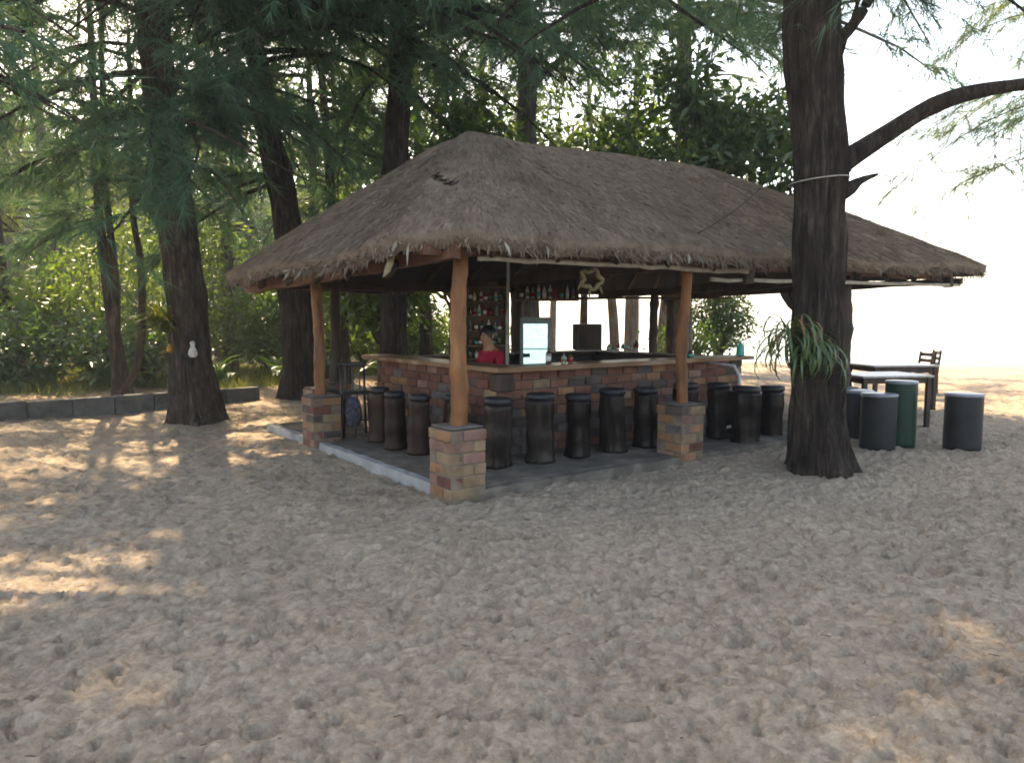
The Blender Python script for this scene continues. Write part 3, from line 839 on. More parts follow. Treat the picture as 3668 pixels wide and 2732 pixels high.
def slab(name, t0, t1, s0, s1, z0, z1, mat, label, nx=24, ny=18):
    mb = MB()
    rr = random.Random(3)
    vs = []; fs = []
    for zz in (z1, z0):
        for i in range(nx + 1):
            for j in range(ny + 1):
                t = t0 + (t1 - t0) * i / nx; s = s0 + (s1 - s0) * j / ny
                if i in (0, nx): t += rr.uniform(-.012, .012)
                if j in (0, ny): s += rr.uniform(-.012, .012)
                vs.append((t, s, zz + (rr.uniform(-.006, .006) if zz == z1 else 0)))
    N = (nx + 1) * (ny + 1)
    I = lambda i, j: i * (ny + 1) + j
    for i in range(nx):
        for j in range(ny):
            fs.append((I(i, j), I(i + 1, j), I(i + 1, j + 1), I(i, j + 1)))
    per = [I(i, 0) for i in range(nx + 1)] + [I(nx, j) for j in range(1, ny + 1)] + [I(i, ny) for i in range(nx - 1, -1, -1)] + [I(0, j) for j in range(ny - 1, 0, -1)]
    for a, b in zip(per, per[1:] + per[:1]): fs.append((a, N + a, N + b, b))
    mb.add(vs, fs)
    o = mb.build(name, mat, None, loc=(OX, OY, 0), rot=(0, 0, TH))
    return tag(o, label, 'floor', kind='structure')
FLOOR_DUSTY = noisy('dusty_floor', [(.075, .064, .054), (.125, .106, .088), (.21, .175, .14)], 4, .95, 7, bs=.5, bd=.015, spec=.1, bscale=30)
slab('bar_floor', -.02, 6.45, -.03, 5.0, -.15, .062, FLOOR_DUSTY, 'sandy concrete floor of the open bar')
slab('kerb', -.12, -.023, -.14, 5.0, -.15, .072, CONC, 'pale concrete kerb along the left side of the bar floor', 2, 40)
slab('front_kerb', -.02, 6.45, -.17, -.033, -.15, .060, FLOOR_DUSTY, 'low concrete kerb along the front of the bar floor', 60, 2)

wall = empty('low_wall', (-4.76, 14.1, 0), math.atan2(-4.1, -4.74))
bk = MB().box((0, 0, 0), (.616, .17, .32), bev=.014).build('block', CONC_DARK, wall)
for i in range(14):
    o = bk if i == 0 else inst(bk, 'block', wall, (0, 0, 0))
    o.location = (.31 + i * .628, random.Random(i).uniform(-.012, .012), .115 + random.Random(i + 9).uniform(-.012, .01))
    o.rotation_euler = (0, random.Random(i).uniform(-.008, .008), random.Random(i + 3).uniform(-.012, .012))
tag(wall, 'low dark concrete block wall running to the left edge', 'wall')

# ------------------------------------------------------------------ the thatched pavilion
pav = empty('thatched_pavilion', (OX, OY, 0), TH)
tag(pav, 'open bar pavilion with a grey brown thatched hip roof on log posts', 'pavilion')
RIDGE = ((1.72, 2.3, 3.93), (5.35, 2.3, 4.03))
cor = [(-.60, -.02, 2.275), (-.10, -.55, 2.30), (9.3, -.55, 2.36), (9.3, 5.1, 2.24), (-.60, 5.1, 2.15)]
bd = []
step = .055
for a, b in zip(cor, cor[1:] + cor[:1]):
    a = np.array(a); b = np.array(b); n = max(2, int(np.linalg.norm(b - a) / step))
    for i in range(n): bd.append(a + (b - a) * i / n)
bd = np.array(bd)
# soften the corners
for _ in range(5): bd = (np.roll(bd, 1, 0) + 2 * bd + np.roll(bd, -1, 0)) / 4
nb_ = len(bd)
arc = np.arange(nb_) * step
jag = (vnoise(arc * 2.2, arc * 0, 21) - .5) * .10 + (vnoise(arc * 9, arc * 0, 22) - .5) * .06
cen = np.array([4.3, 2.3])
out = unit(bd[:, :2] - np.stack([np.clip(bd[:, 0], 1.72, 5.35), np.full(nb_, 2.3)], -1))
bd[:, :2] += out * jag[:, None]
bd[:, 2] += (vnoise(arc * .9, arc * 0, 23) - .5) * .07 + (vnoise(arc * 5, arc * 0, 24) - .5) * .03
tgt = np.stack([np.clip(bd[:, 0], RIDGE[0][0], RIDGE[1][0]), np.full(nb_, 2.3), np.zeros(nb_)], -1)
tgt[:, 2] = RIDGE[0][2] + (RIDGE[1][2] - RIDGE[0][2]) * (tgt[:, 0] - RIDGE[0][0]) / (RIDGE[1][0] - RIDGE[0][0])
NR = 44
lam = np.linspace(0, 1, NR) ** .9
def roof_pt(l, b, t):
    p = b * (1 - l) + t * l
    return p
RS = bd[None] * (1 - lam)[:, None, None] + tgt[None] * lam[:, None, None]      # rows from eave to ridge
bulge = np.sin(lam * np.pi)[:, None] * .05
RS[:, :, 2] += bulge
A_, L_ = np.meshgrid(arc, lam * 3, indexing='xy')
RS[:, :, 2] += ((vnoise(RS[:, :, 0] * .8, RS[:, :, 1] * .8, 25) - .5) * .10 + (vnoise(RS[:, :, 0] * 3.1, RS[:, :, 1] * 3.1, 26) - .5) * .035)
RS[:, :, 2] += .04 * lam[:, None] - .13 * (np.clip((lam - .78) / .22, 0, 1) ** 2)[:, None]
# the sunken place near the front hip and its lip
hole_c = None
def roof_mesh(Z=0.0, inset=0.0):
    P = RS.copy()
    if inset:
        P[:, :, :2] -= out[None] * (inset * (1 - lam)[:, None, None])
    P[:, :, 2] += Z
    return P
top = roof_mesh()
hx, hy = .36, .82     # local t, s of the sunken gash
dt = (top[:, :, 0] - hx); ds = (top[:, :, 1] - hy)
ca, sa = math.cos(R(-6)), math.sin(R(-6))
q1 = dt * ca + ds * sa; q2 = -dt * sa + ds * ca
top[:, :, 2] -= .05 * np.exp(-((q1 / .10) ** 2 + (q2 / .27) ** 2) ** 2)
rim = top[0].copy(); rim[:, 2] -= .085; rim[:, :2] -= out * .01
rim2 = top[0].copy(); rim2[:, 2] -= .15; rim2[:, :2] -= out * .09
rows_ = np.concatenate([rim2[None], rim[None], top], 0)
i_ = np.arange(rows_.shape[0] * nb_).reshape(rows_.shape[0], nb_); j_ = np.roll(i_, -1, 1)
F = np.stack([i_[:-1], j_[:-1], j_[1:], i_[1:]], -1).reshape(-1, 4)
roof = np_mesh('roof', rows_.reshape(-1, 3), F, THATCH, pav, True)
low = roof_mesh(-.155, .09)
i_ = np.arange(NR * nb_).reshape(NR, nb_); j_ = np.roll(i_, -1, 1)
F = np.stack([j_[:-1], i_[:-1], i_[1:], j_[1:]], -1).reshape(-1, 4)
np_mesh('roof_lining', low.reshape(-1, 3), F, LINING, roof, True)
# straws lying down the slope
rng = np.random.default_rng(8)
n = 130000
li = np.sqrt(rng.uniform(0, 1, n)); li = 1 - li            # more near the eave (longer rows)
ri = li * (NR - 1); r0 = np.clip(ri.astype(int), 0, NR - 2); rf = (ri - r0)[:, None]
ci = rng.integers(0, nb_, n)
P = top[r0, ci] * (1 - rf) + top[r0 + 1, ci] * rf
cj = (ci + 1) % nb_
P += (top[r0, cj] - top[r0, ci]) * rng.uniform(0, 1, (n, 1))
dn = unit(bd[ci] - tgt[ci])
D = unit(dn + rng.normal(0, .10, (n, 3)) + np.array([0, 0, .004]))
P[:, 2] += .004
g1 = (P[:, 0] - hx) * ca + (P[:, 1] - hy) * sa; g2 = -(P[:, 0] - hx) * sa + (P[:, 1] - hy) * ca
kp = ((g1 / .15) ** 2 + (g2 / .27) ** 2) > 1
P = P[kp]; D = D[kp]; n = len(P)
V, F = needles(P, D, rng.uniform(.05, .15, n), rng.uniform(.004, .009, n), rng)
st_ = np_mesh('thatch_straw', V, F, STRAW, roof); st_['kind'] = 'stuff'
# dark straw that paints the shade of the gash near the front hip
GASH_SHADE = noisy('gash_shade_straw', [(.045, .036, .030), (.085, .066, .053)], 6, .95, 3, bs=0, island=.3, spec=.05)
def near_surface(tt, ss):
    d2 = (top[:, :, 0][None] - tt[:, None, None]) ** 2 + (top[:, :, 1][None] - ss[:, None, None]) ** 2
    k_ = d2.reshape(len(tt), -1).argmin(1)
    return top.reshape(-1, 3)[k_], k_ % nb_
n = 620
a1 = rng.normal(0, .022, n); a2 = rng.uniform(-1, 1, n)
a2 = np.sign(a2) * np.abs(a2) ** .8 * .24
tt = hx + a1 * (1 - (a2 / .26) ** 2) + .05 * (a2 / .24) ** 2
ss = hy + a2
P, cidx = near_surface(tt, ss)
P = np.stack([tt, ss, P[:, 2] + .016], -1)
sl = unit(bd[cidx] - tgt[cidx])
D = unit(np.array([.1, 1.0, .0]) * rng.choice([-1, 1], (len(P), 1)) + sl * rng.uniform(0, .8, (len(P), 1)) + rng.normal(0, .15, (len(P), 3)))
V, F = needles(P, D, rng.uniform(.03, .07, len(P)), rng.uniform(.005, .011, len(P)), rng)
st_ = np_mesh('gash_shade_thatch', V, F, GASH_SHADE, roof); st_['kind'] = 'stuff'
# ragged fringe at the eave
n = 9000
ci = rng.integers(0, nb_, n)
P = top[0, ci] + rng.normal(0, .02, (n, 3)) + np.array([0, 0, -.05]) + np.array([0, 0, -.09]) * rng.uniform(0, 1, (n, 1))
P[:, :2] -= out[ci] * rng.uniform(0, .08, (n, 1))
o3 = np.concatenate([out[ci], np.zeros((n, 1))], 1)
cl = vnoise(ci * .09, ci * 0.0, 31)
D = unit(o3 * rng.uniform(.1, .8, (n, 1)) + rng.normal(0, .35, (n, 3)) + np.array([0, 0, -.75]))
V, F = needles(P, D, rng.uniform(.03, .11, n) * (.4 + 1.2 * cl), rng.uniform(.006, .02, n), rng)
st_ = np_mesh('eave_fringe', V, F, STRAW, roof); st_['kind'] = 'stuff'
n = 60
ci = rng.integers(0, nb_, n)
P = top[0, ci] + np.array([0, 0, -.07])
o3 = np.concatenate([out[ci], np.zeros((n, 1))], 1)
D = unit(o3 * .35 + rng.normal(0, .4, (n, 3)) + np.array([0, 0, -.8]))
V, F = leaves(P, D, rng.uniform(.10, .22, n), rng.uniform(.02, .04, n), rng)
st_ = np_mesh('loose_thatch_strips', V, F, STRAW_PALE, roof); st_['kind'] = 'stuff'

# rafters and beams
def pole(name, a, b, r0, r1, mat, parent, n=12, wob=.012, seed=0, sides=10):
    rr = random.Random(seed); pts = []; rad = []
    a = Vector(a); b = Vector(b)
    for i in range(n):
        f = i / (n - 1)
        p = a.lerp(b, f) + Vector((rr.uniform(-wob, wob), rr.uniform(-wob, wob), rr.uniform(-wob, wob)))
        pts.append(p); rad.append((r0 + (r1 - r0) * f) * rr.uniform(.9, 1.1))
    return MB().tube(pts, rad, sides, jit=.08, seed=seed).build(name, mat, parent, True)
k = 0
for t in np.arange(.2, 9.2, .75):
    for s_e, s_r in ((-.26, 2.25), (4.85, 2.35)):
        tr = min(max(t, 1.72), 5.35)
        pole('rafter', (t, s_e, 2.14), (tr + (.01 if t == tr else .15 * (t - tr)), s_r, 3.62), .035, .03, WOOD_DARK, pav, 6, .01, k); k += 1
for s in (.5, 1.4, 2.3, 3.2, 4.2):
    pole('rafter', (-.42, s, 1.98), (1.6, 2.3 + (s - 2.3) * .12, 3.58), .035, .03, WOOD_DARK, pav, 6, .01, k); k += 1
def beam(name, a, b, w_, h_, mat, seed=0):
    a = Vector(a); b = Vector(b); d = (b - a); L = d.length; n = 14
    sd = Vector((-d.y, d.x, 0)).normalized(); up = sd.cross(d).normalized()
    if up.z < 0: up = -up
    rr = random.Random(seed); vs = []; fs = []
    for i in range(n + 1):
        p = a + d * (i / n) + up * rr.uniform(-.012, .012)
        for x, z in ((-1, -1), (1, -1), (1, 1), (-1, 1)):
            vs.append(p + sd * x * w_ / 2 + up * z * h_ / 2 * rr.uniform(.9, 1.05))
    for i in range(n):
        for q in range(4):
            fs.append((i * 4 + q, i * 4 + (q + 1) % 4, i * 4 + 4 + (q + 1) % 4, i * 4 + 4 + q))
    fs += [(3, 2, 1, 0), (n * 4, n * 4 + 1, n * 4 + 2, n * 4 + 3)]
    return MB().add(vs, fs).build(name, mat, pav)
beam('front_beam', (-.42, -.13, 2.185), (9.05, -.13, 2.235), .075, .115, WOOD_RED, 1)
beam('left_beam', (-.20, -.33, 2.135), (-.34, 4.98, 1.985), .075, .125, WOOD_RED, 2)
beam('rear_beam', (-.3, 4.92, 2.06), (9.1, 4.92, 2.10), .075, .12, WOOD_DARK, 3)
beam('right_beam', (8.95, -.35, 2.16), (8.95, 5.0, 2.06), .075, .10, WOOD_DARK, 4)
beam('tie_beam', (6.25, -.1, 2.12), (6.25, 4.9, 2.02), .08, .12, WOOD_DARK, 5)
beam('tie_beam', (2.97, -.1, 2.20), (2.97, 4.9, 2.10), .08, .12, WOOD_DARK, 6)
beam('ridge_beam', (1.6, 2.3, 3.66), (5.4, 2.3, 3.74), .09, .12, WOOD_DARK, 7)
pole('pale_pole', (.10, -.20, 2.105), (3.85, -.20, 2.125), .022, .03, WOOD_GREY, pav, 22, .011, 4)
pole('pale_pole', (3.3, -.12, 2.02), (9.0, -.30, 2.10), .025, .024, WOOD_GREY, pav, 20, .009, 5)
pole('rear_pole', (4.6, 4.7, 1.93), (8.9, 3.9, 1.98), .025, .024, WOOD_DARK, pav, 12, .009, 6)
MB().box((3.9, -.13, 2.10), (.16, .14, .22), bev=.01).build('hanger_block', WOOD_DARK, pav)
MB().box((8.72, -.25, 2.13), (.12, .12, .15), bev=.01).build('hanger_block', WOOD_DARK, pav)

def post(t, s, z0, z1, r, mat, seed, lean=(0, 0), knots=9):
    rr = random.Random(seed); n = 34; sides = 18
    ks = [(rr.uniform(.1, .95), rr.uniform(0, 6.28), rr.uniform(.14, .42)) for _ in range(knots)]
    vs = []; fs = []
    for i in range(n):
        f = i / (n - 1); z = z0 + (z1 - z0) * f
        cx_ = t + lean[0] * f + .012 * math.sin(f * 7 + seed); cy_ = s + lean[1] * f + .012 * math.cos(f * 6 + seed * 2)
        for q in range(sides):
            a = 6.2832 * q / sides
            rad = r * (1.10 - .18 * f) * (1 + .07 * math.sin(3 * a + seed + f * 5) + .04 * math.sin(f * 31 + a) + .035 * math.sin(f * 53 + 2 * a + seed))
            for (kf, ka, kh) in ks:
                da = math.atan2(math.sin(a - ka), math.cos(a - ka))
                rad += r * kh * math.exp(-(((f - kf) * (z1 - z0)) / .055) ** 2 - (da / .5) ** 2)
            vs.append((cx_ + rad * math.cos(a), cy_ + rad * math.sin(a), z))
    for i in range(n - 1):
        for q in range(sides):
            fs.append((i * sides + q, i * sides + (q + 1) % sides, (i + 1) * sides + (q + 1) % sides, (i + 1) * sides + q))
    fs.append(tuple((n - 1) * sides + q for q in range(sides)))
    return MB().add(vs, fs).build('post', mat, pav, True)

brick_src = {}
rv = random.Random(71)
def brick_obj(parent, c, rz, size, mi, tilt=0):
    key = (mi, size)
    if key not in brick_src:
        o = MB().box((0, 0, 0), size, bev=.007).build('brick', BRICKS[mi], parent)
        brick_src[key] = o
        for v_ in o.data.vertices: v_.co += Vector((rv.uniform(-.004, .004), rv.uniform(-.004, .004), rv.uniform(-.004, .004)))
    else:
        o = brick_src[key].copy(); COL.objects.link(o); o.parent = parent
    o.location = c; o.rotation_euler = (tilt, 0, rz)
    return o

rb = random.Random(17)
pole('thin_post', (2.60, 2.86, .06), (2.62, 2.84, 2.9), .024, .02, WOOD_GREY, pav, 16, .008, 9)
def pedestal(t, s, a=.37, wts=(5, 6, 4, 2, 2.2, .6), nco=6, h=.103):
    core = MB().box((0, 0, nco * h / 2 - .03), (a - .012, a - .012, nco * h + .05)).build('pedestal', MORTAR_PALE, pav, loc=(t, s, 0))
    bl, bw = round(a * .66, 3), round(a * .34, 3)
    z = h / 2
    for c in range(nco):
        cap = c == nco - 1
        e = .018 if cap else 0
        for q in range(4):
            an = q * math.pi / 2
            x0 = (a / 2 - bw / 2 + e); y0 = (bw / 2) * (1 if c % 2 else -1) * (1 if True else 0)
            x = x0 * math.cos(an) - y0 * math.sin(an); y = x0 * math.sin(an) + y0 * math.cos(an)
            mi = rb.choices(range(6), wts)[0]
            brick_obj(core, (x + rb.uniform(-.004, .004), y + rb.uniform(-.004, .004), z), an + math.pi / 2 + rb.uniform(-.02, .02), (bl - .012, bw, h - .013), mi)
        z += h
    MB().box((0, 0, nco * h + .012), (a - .03, a - .03, .022), bev=.008).build('pedestal_cap', MORTAR, core)
    return core
for i, (t, s, r, z1, lean) in enumerate([(0, 0, .070, 2.20, (.03, -.02)), (2.97, 0, .058, 2.16, (.0, -.03)), (6.25, 0, .105, 2.14, (0, 0)), (0, 3.2, .064, 2.06, (-.04, 0)), (.36, 4.13, .06, 2.05, (0, 0)), (.9, 4.92, .07, 2.05, (.03, 0))]):
    pedestal(t, s, wts=(6, 6, 3.5, .8, .5, .1) if i == 0 else (5, 4, 2, 3, .8, .2))
    post(t, s, .62, z1, r, WOOD_ORANGE if i in (0, 1, 3, 4) else WOOD_DARK, i + 1, lean)
for i, (t, s, r, m_) in enumerate([(6.25, 3.5, .075, WOOD_DARK), (2.97, 4.9, .07, WOOD_DARK), (4.25, 4.85, .11, WOOD_DARK), ]):
    post(t, s, .0, 2.1, r, m_, 20 + i)

# ------------------------------------------------------------------ the bar counter
ctr = empty('bar_counter', W(1.2, 1.0, .06), TH)
tag(ctr, 'brick bar counter with a thick wooden top around the serving space', 'counter')
LT, LS, CH, WT = 4.2, 3.1, .94, .22
cm = MB()
cm.box((LT / 2, WT / 2, CH / 2), (LT - .03, WT - .03, CH)).box((WT / 2, LS / 2, CH / 2), (WT - .032, LS - .03, CH - .002))
cm.build('wall', MORTAR, ctr)
MB().box((LT / 2, LS - WT / 2, CH / 2), (LT - .02, WT - .04, CH - .004)).box((LT - WT / 2, LS / 2, CH / 2), (WT - .03, LS - .05, CH - .006)).build('rear_wall', CONC_DARK, ctr)
hc = CH / 9
rb = random.Random(5)
cw = (.9, .15, 1.0, 6.0, 1.3, .8); cw_low = (.2, .1, .1, 2.0, 6.0, 2.5)
for c in range(9):
    z = hc * (c + .5)
    x = (-.10 if c % 2 else 0) + .002
    while x < LT - .08:
        L = .262
        x0 = max(x, .002); x1 = min(x + L, LT - .005)
        if x1 - x0 > .08:
            full = abs(x1 - x0 - L) < 1e-6
            sz = (.25, .075, round(hc - .012, 4)) if full else (round(x1 - x0 - .012, 3), .075, round(hc - .012, 4))
            brick_obj(ctr, ((x0 + x1) / 2, .030 + rb.uniform(-.012, .006), z), rb.uniform(-.012, .012), sz, rb.choices(range(6), cw if c > 3 else cw_low)[0])
        x += L
    y = .082 + (-.10 if c % 2 else 0)
    while y < LS - .06:
        L = .262
        y0 = max(y, .082); y1 = min(y + L, LS - .005)
        if y1 - y0 > .08:
            full = abs(y1 - y0 - L) < 1e-6
            sz = (.25, .075, round(hc - .012, 4)) if full else (round(y1 - y0 - .012, 3), .075, round(hc - .012, 4))
            brick_obj(ctr, (.030 + rb.uniform(-.012, .006), (y0 + y1) / 2, z), math.pi / 2 + rb.uniform(-.012, .012), sz, rb.choices(range(6), cw if c > 3 else cw_low)[0])
        y += L
def plank(name, x0, x1, y0, y1, z0, z1, mat, parent, seed, along='x', wave=.018):
    """live-edge plank"""
    n = 40; vs = []; fs = []
    for i in range(n + 1):
        f = i / n
        w0 = wave * (math.sin(f * 17 + seed) * .5 + math.sin(f * 41 + seed * 2) * .5); w1 = wave * (math.sin(f * 13 + seed * 3) * .5 + math.cos(f * 37 + seed) * .5)
        for (lo, hi, z) in ((w0, w1, z0), (w0 * .6 , w1 * .6, z1)):
            if along == 'x':
                X = x0 + (x1 - x0) * f; vs += [(X, y0 + lo, z), (X, y1 + hi, z)]
            else:
                Y = y0 + (y1 - y0) * f; vs += [(x0 + lo, Y, z), (x1 + hi, Y, z)]
    for i in range(n):
        a = i * 4; b = a + 4
        fs += [(a, a + 1, b + 1, b), (a + 2, b + 2, b + 3, a + 3), (a, b, b + 2, a + 2), (a + 1, a + 3, b + 3, b + 1)]
    fs += [(0, 2, 3, 1), (n * 4, n * 4 + 1, n * 4 + 3, n * 4 + 2)]
    return MB().add(vs, fs).build(name, mat, parent)
plank('counter_top', -.12, LT + .10, -.12, .30, CH + .002, CH + .055, WOOD_TOP, ctr, 1)
plank('counter_top', -.12, .30, .306, LS + .28, CH + .002, CH + .055, WOOD_TOP, ctr, 2, 'y')
plank('rear_counter_top', .30, LT + .1, LS - .42, LS + .06, CH - .03, CH + .03, WOOD_DARK, ctr, 3)
plank('rear_counter_top', LT - .36, LT + .08, .306, LS - .43, CH - .032, CH + .028, WOOD_DARK, ctr, 4, 'y')
MB().box((-.03, -.04, CH - .11), (.20, .20, .19), bev=.015).build('corner_shade_block', WOOD_DARK, ctr)  # dark block added as the shade under the counter top's corner

# ------------------------------------------------------------------ stools
def log_stool(loc, h, r, seed, mat, label, group, rz=0, seat=True):
    root = empty('log_stool', loc, rz)
    root.rotation_euler = (.025 * math.sin(seed * 3.1), .025 * math.cos(seed * 2.3), seed * 1.3)
    def wob(a, z):
        return 1 + .07 * math.sin(2 * a + seed * 1.7 + z * 2) + .05 * math.sin(3 * a + seed + z * 2) + .04 * math.sin(7 * a + seed * 2 + z * 5) + .02 * math.sin(11 * a + z * 9 + seed) + .03 * math.sin(z * 9 + seed)
    prof = [(r * 1.12, 0), (r * 1.08, .03), (r * 1.0, .10)] + [(r * (1.0 - .03 * math.sin(i * 1.3 + seed)), .10 + (h - .20) * i / 9) for i in range(1, 10)] + [(r * .97, h - .06)]
    MB().lathe(prof, n=26, wob=wob).build('body', mat, root, True)
    if seat:
        MB().lathe([(r * .96, h - .058), (r * 1.01, h - .045), (r * 1.02, h - .014), (r * .95, h + .004), (r * .6, h + .012), (r * .1, h + .014)], n=26).build('seat', SEAT_BLACK, root, True)
    return tag(root, label, 'stool', group)
gl = 'log stools along the long side of the counter'
long_side = [(.86, .62, 'log stool right behind the front brick pedestal'), (1.40, .57, 'second log stool on the long side counting from the front post'), (1.92, .56, 'third log stool on the long side counting from the front post'),
             (2.46, .56, 'fourth log stool on the long side, left of the second pedestal'), (2.98, .54, 'log stool standing right behind the second front pedestal'),
             (3.62, .50, 'first log stool right of the second front pedestal'), (4.22, .46, 'second log stool right of the second front pedestal, beside the pale pipe')]
for i, (t, s, lab) in enumerate(long_side):
    log_stool(W(t, s, .06), (.71, .73, .69, .72, .70, .73, .70)[i], (.142, .150, .140, .150, .142, .148, .142)[i], i, STOOL_DARK, lab, gl)
gl = 'log stools along the short side of the counter'
for i, (t, s, lab) in enumerate([(.84, 1.42, 'log stool half hidden behind the front log post'), (.55, 1.70, 'nearest full log stool left of the front post'), (.48, 2.14, 'second log stool left of the front post'), (.56, 2.74, 'log stool left of the front post beside the black chair')]):
    log_stool(W(t, s, .06), .67, .118, i + 11, STOOL_BROWN, lab, gl)
for i, (x, y, h, r, lab) in enumerate([(2.97, 9.13, .74, .17, 'dark log stool left of the hanging strap leaves'), (3.50, 9.66, .70, .155, 'dark log stool behind the hanging strap leaves')]):
    log_stool((x, y, .0), h, r, i + 21, STOOL_DARK, lab, 'log stools near the big trunk')

def drum_stool(loc, h, r, mat, label, seed=0):
    root = empty('drum_stool', loc)
    MB().lathe([(r * .985, -.03), (r, .02), (r * 1.0, h - .05), (r * .995, h - .035)], n=40).build('body', mat, root, True)
    MB().lathe([(r * 1.0, h - .034), (r * 1.03, h - .028), (r * 1.03, h - .006), (r * 1.0, h), (.01, h + .002)], n=40).build('top', TOP_PALE, root, True)
    return tag(root, label, 'stool', 'round drum stools right of the big trunk')
TOP_PALE = plain('drum_top_grey', (.20, .20, .22), .35, .5)
drum_stool((4.60, 9.06, 0), .665, .205, STOOL_GREY, 'charcoal drum stool left of the tall green drum')
drum_stool((5.00, 9.30, 0), .80, .185, STOOL_GREEN, 'tall dark green drum stool')
drum_stool((5.65, 9.06, 0), .665, .21, STOOL_GREY, 'charcoal drum stool standing alone at the right edge')
drum_stool((4.72, 9.95, 0), .62, .23, STOOL_GREY, 'charcoal drum stool half hidden behind the other drums')

# ------------------------------------------------------------------ black bar chair with a bag
ch = empty('bar_chair', W(.50, 3.32, .06), R(20))
for x in (-.15, .15):
    for y in (-.14, .14):
        z1 = .93 if y > 0 else .56
        MB().tube([(x * 1.12, y * 1.15, 0), (x, y, .5), (x, y + (.03 if y > 0 else 0), z1)], [.017, .017, .015], 8).build('leg', BLACK, ch, True)
MB().box((0, 0, .575), (.35, .34, .04), bev=.012).build('seat', BLACK, ch)
MB().box((0, .175, .925), (.37, .035, .06), bev=.012).build('back_rail', BLACK, ch)
for x in (-.09, 0, .09):
    MB().tube([(x, .145, .59), (x, .172, .90)], .010, 6).build('spindle', BLACK, ch)
MB().tube([(-.16, -.15, .22), (.16, -.15, .22)], .011, 6).build('stretcher', BLACK, ch)
tag(ch, 'black wooden bar chair with a slatted back at the counter end', 'chair')
def blob(name, prof, mat, parent, seed, sx=1, sy=.5, n=22):
    def wob(a, z): return 1 + .10 * math.sin(3 * a + seed + z * 9) + .06 * math.sin(7 * a + seed * 3 - z * 14)
    o = MB().lathe(prof, n=n, wob=wob).build(name, mat, parent, True)
    o.scale = (sx, sy, 1)
    return o
bg = empty('bag', (-1.93, 9.24, .22), R(20))
blob('pouch', [(.02, 0), (.10, .02), (.14, .10), (.145, .22), (.12, .33), (.07, .38)], FABRIC, bg, 1, .72, .5)
MB().tube([(-.06, 0, .36), (-.05, .03, .44), (0, .05, .46), (.05, .03, .44), (.06, 0, .36)], .008, 6).build('strap', FABRIC, bg, True)
MB().tube([(.02, -.02, .03), (.03, -.03, -.06), (.02, -.02, -.14)], [.012, .010, .006], 6).build('tassel', FABRIC, bg, True)
tag(bg, 'patterned dark purple cloth bag hanging at the black chair', 'bag')

# ------------------------------------------------------------------ inside the bar
def bottle(loc, h, r, mat, label, group, cap=BLACK, seed=0):
    b = MB().lathe([(r * .9, 0), (r, .01), (r, h * .58), (r * .85, h * .66), (r * .36, h * .78), (r * .34, h * .93)], n=12).build('bottle', mat, None, True, loc=loc)
    MB().lathe([(r * .40, h * .932), (r * .40, h)], n=10).build('cap', cap, b)
    MB().lathe([(r * 1.02, h * .16), (r * 1.02, h * .46)], n=12).build('paper_label', [WHITE, YELLOWISH, SHIRT, TEAL][seed % 4], b, True)
    return tag(b, label, 'bottle', group)
ORD = ['first', 'second', 'third', 'fourth', 'fifth', 'sixth', 'seventh', 'eighth', 'ninth', 'tenth', 'eleventh']
# shelf tower
sx_, sy_ = -.29, 11.0
sh = empty('bottle_shelf', (sx_, sy_, .06), R(6))
for x in (-.31, .31): MB().box((x, 0, 1.04), (.035, .26, 2.08), bev=.004).build('side_panel', WOOD_DARK, sh)
SHELF_WOOD = noisy('shelf_wood', [(.09, .055, .036), (.20, .135, .09)], 6, .7, 5, (.3, 1, 1), .2, .01)
MB().box((0, .128, 1.04), (.60, .015, 2.06)).build('back_panel', SHELF_WOOD, sh)
lv = [.30, .62, .92, 1.12, 1.33, 1.55, 1.77, 1.98]
for z in lv: MB().box((0, 0, z), (.585, .24, .022), bev=.003).build('shelf', SHELF_WOOD, sh)
tag(sh, 'tall wooden shelf packed with bottles behind the counter', 'shelf')
rb = random.Random(9)
ang = R(6)
for r_i, z in enumerate(lv[2:7]):
    x = -.25
    while x < .26:
        h = rb.uniform(.12, .185); r = rb.uniform(.022, .032)
        p = (sx_ + math.cos(ang) * x + .04 * math.sin(ang), sy_ + math.sin(ang) * x - .04, .06 + z + .012)
        nb_row = nb_row + 1 if x > -.25 else 0
        bottle(p, h, r, BOTTLES[rb.randrange(6)], '%s bottle from the left in the %s row of the tall shelf' % (ORD[nb_row], ('fifth', 'fourth', 'third', 'second', 'topmost')[r_i]), 'bottles on the tall shelf, row %d' % (r_i + 1), seed=rb.randrange(4))
        x += rb.uniform(.062, .10)
# hanging shelf
hs = empty('hanging_shelf', (.62, 11.3, 1.86), R(0))
MB().box((0, 0, .0), (.96, .22, .035), bev=.004).build('board', SHELF_WOOD, hs)
MB().box((0, .10, .16), (.94, .015, .28)).build('back_board', WOOD_DARK, hs)
for x in (-.462, .462): MB().box((x, -.004, .17), (.03, .20, .30)).build('hanger', WOOD_DARK, hs)
tag(hs, 'dark shelf hung under the roof holding a row of bottles', 'shelf')
for i in range(10):
    bottle((.23 + i * .087, 11.27 + rb.uniform(-.02, .02), 1.878), rb.uniform(.17, .235), rb.uniform(.024, .034), BOTTLES[rb.randrange(6)], '%s bottle from the left on the shelf hung under the roof' % ORD[i], 'bottles on the hanging shelf', seed=i)
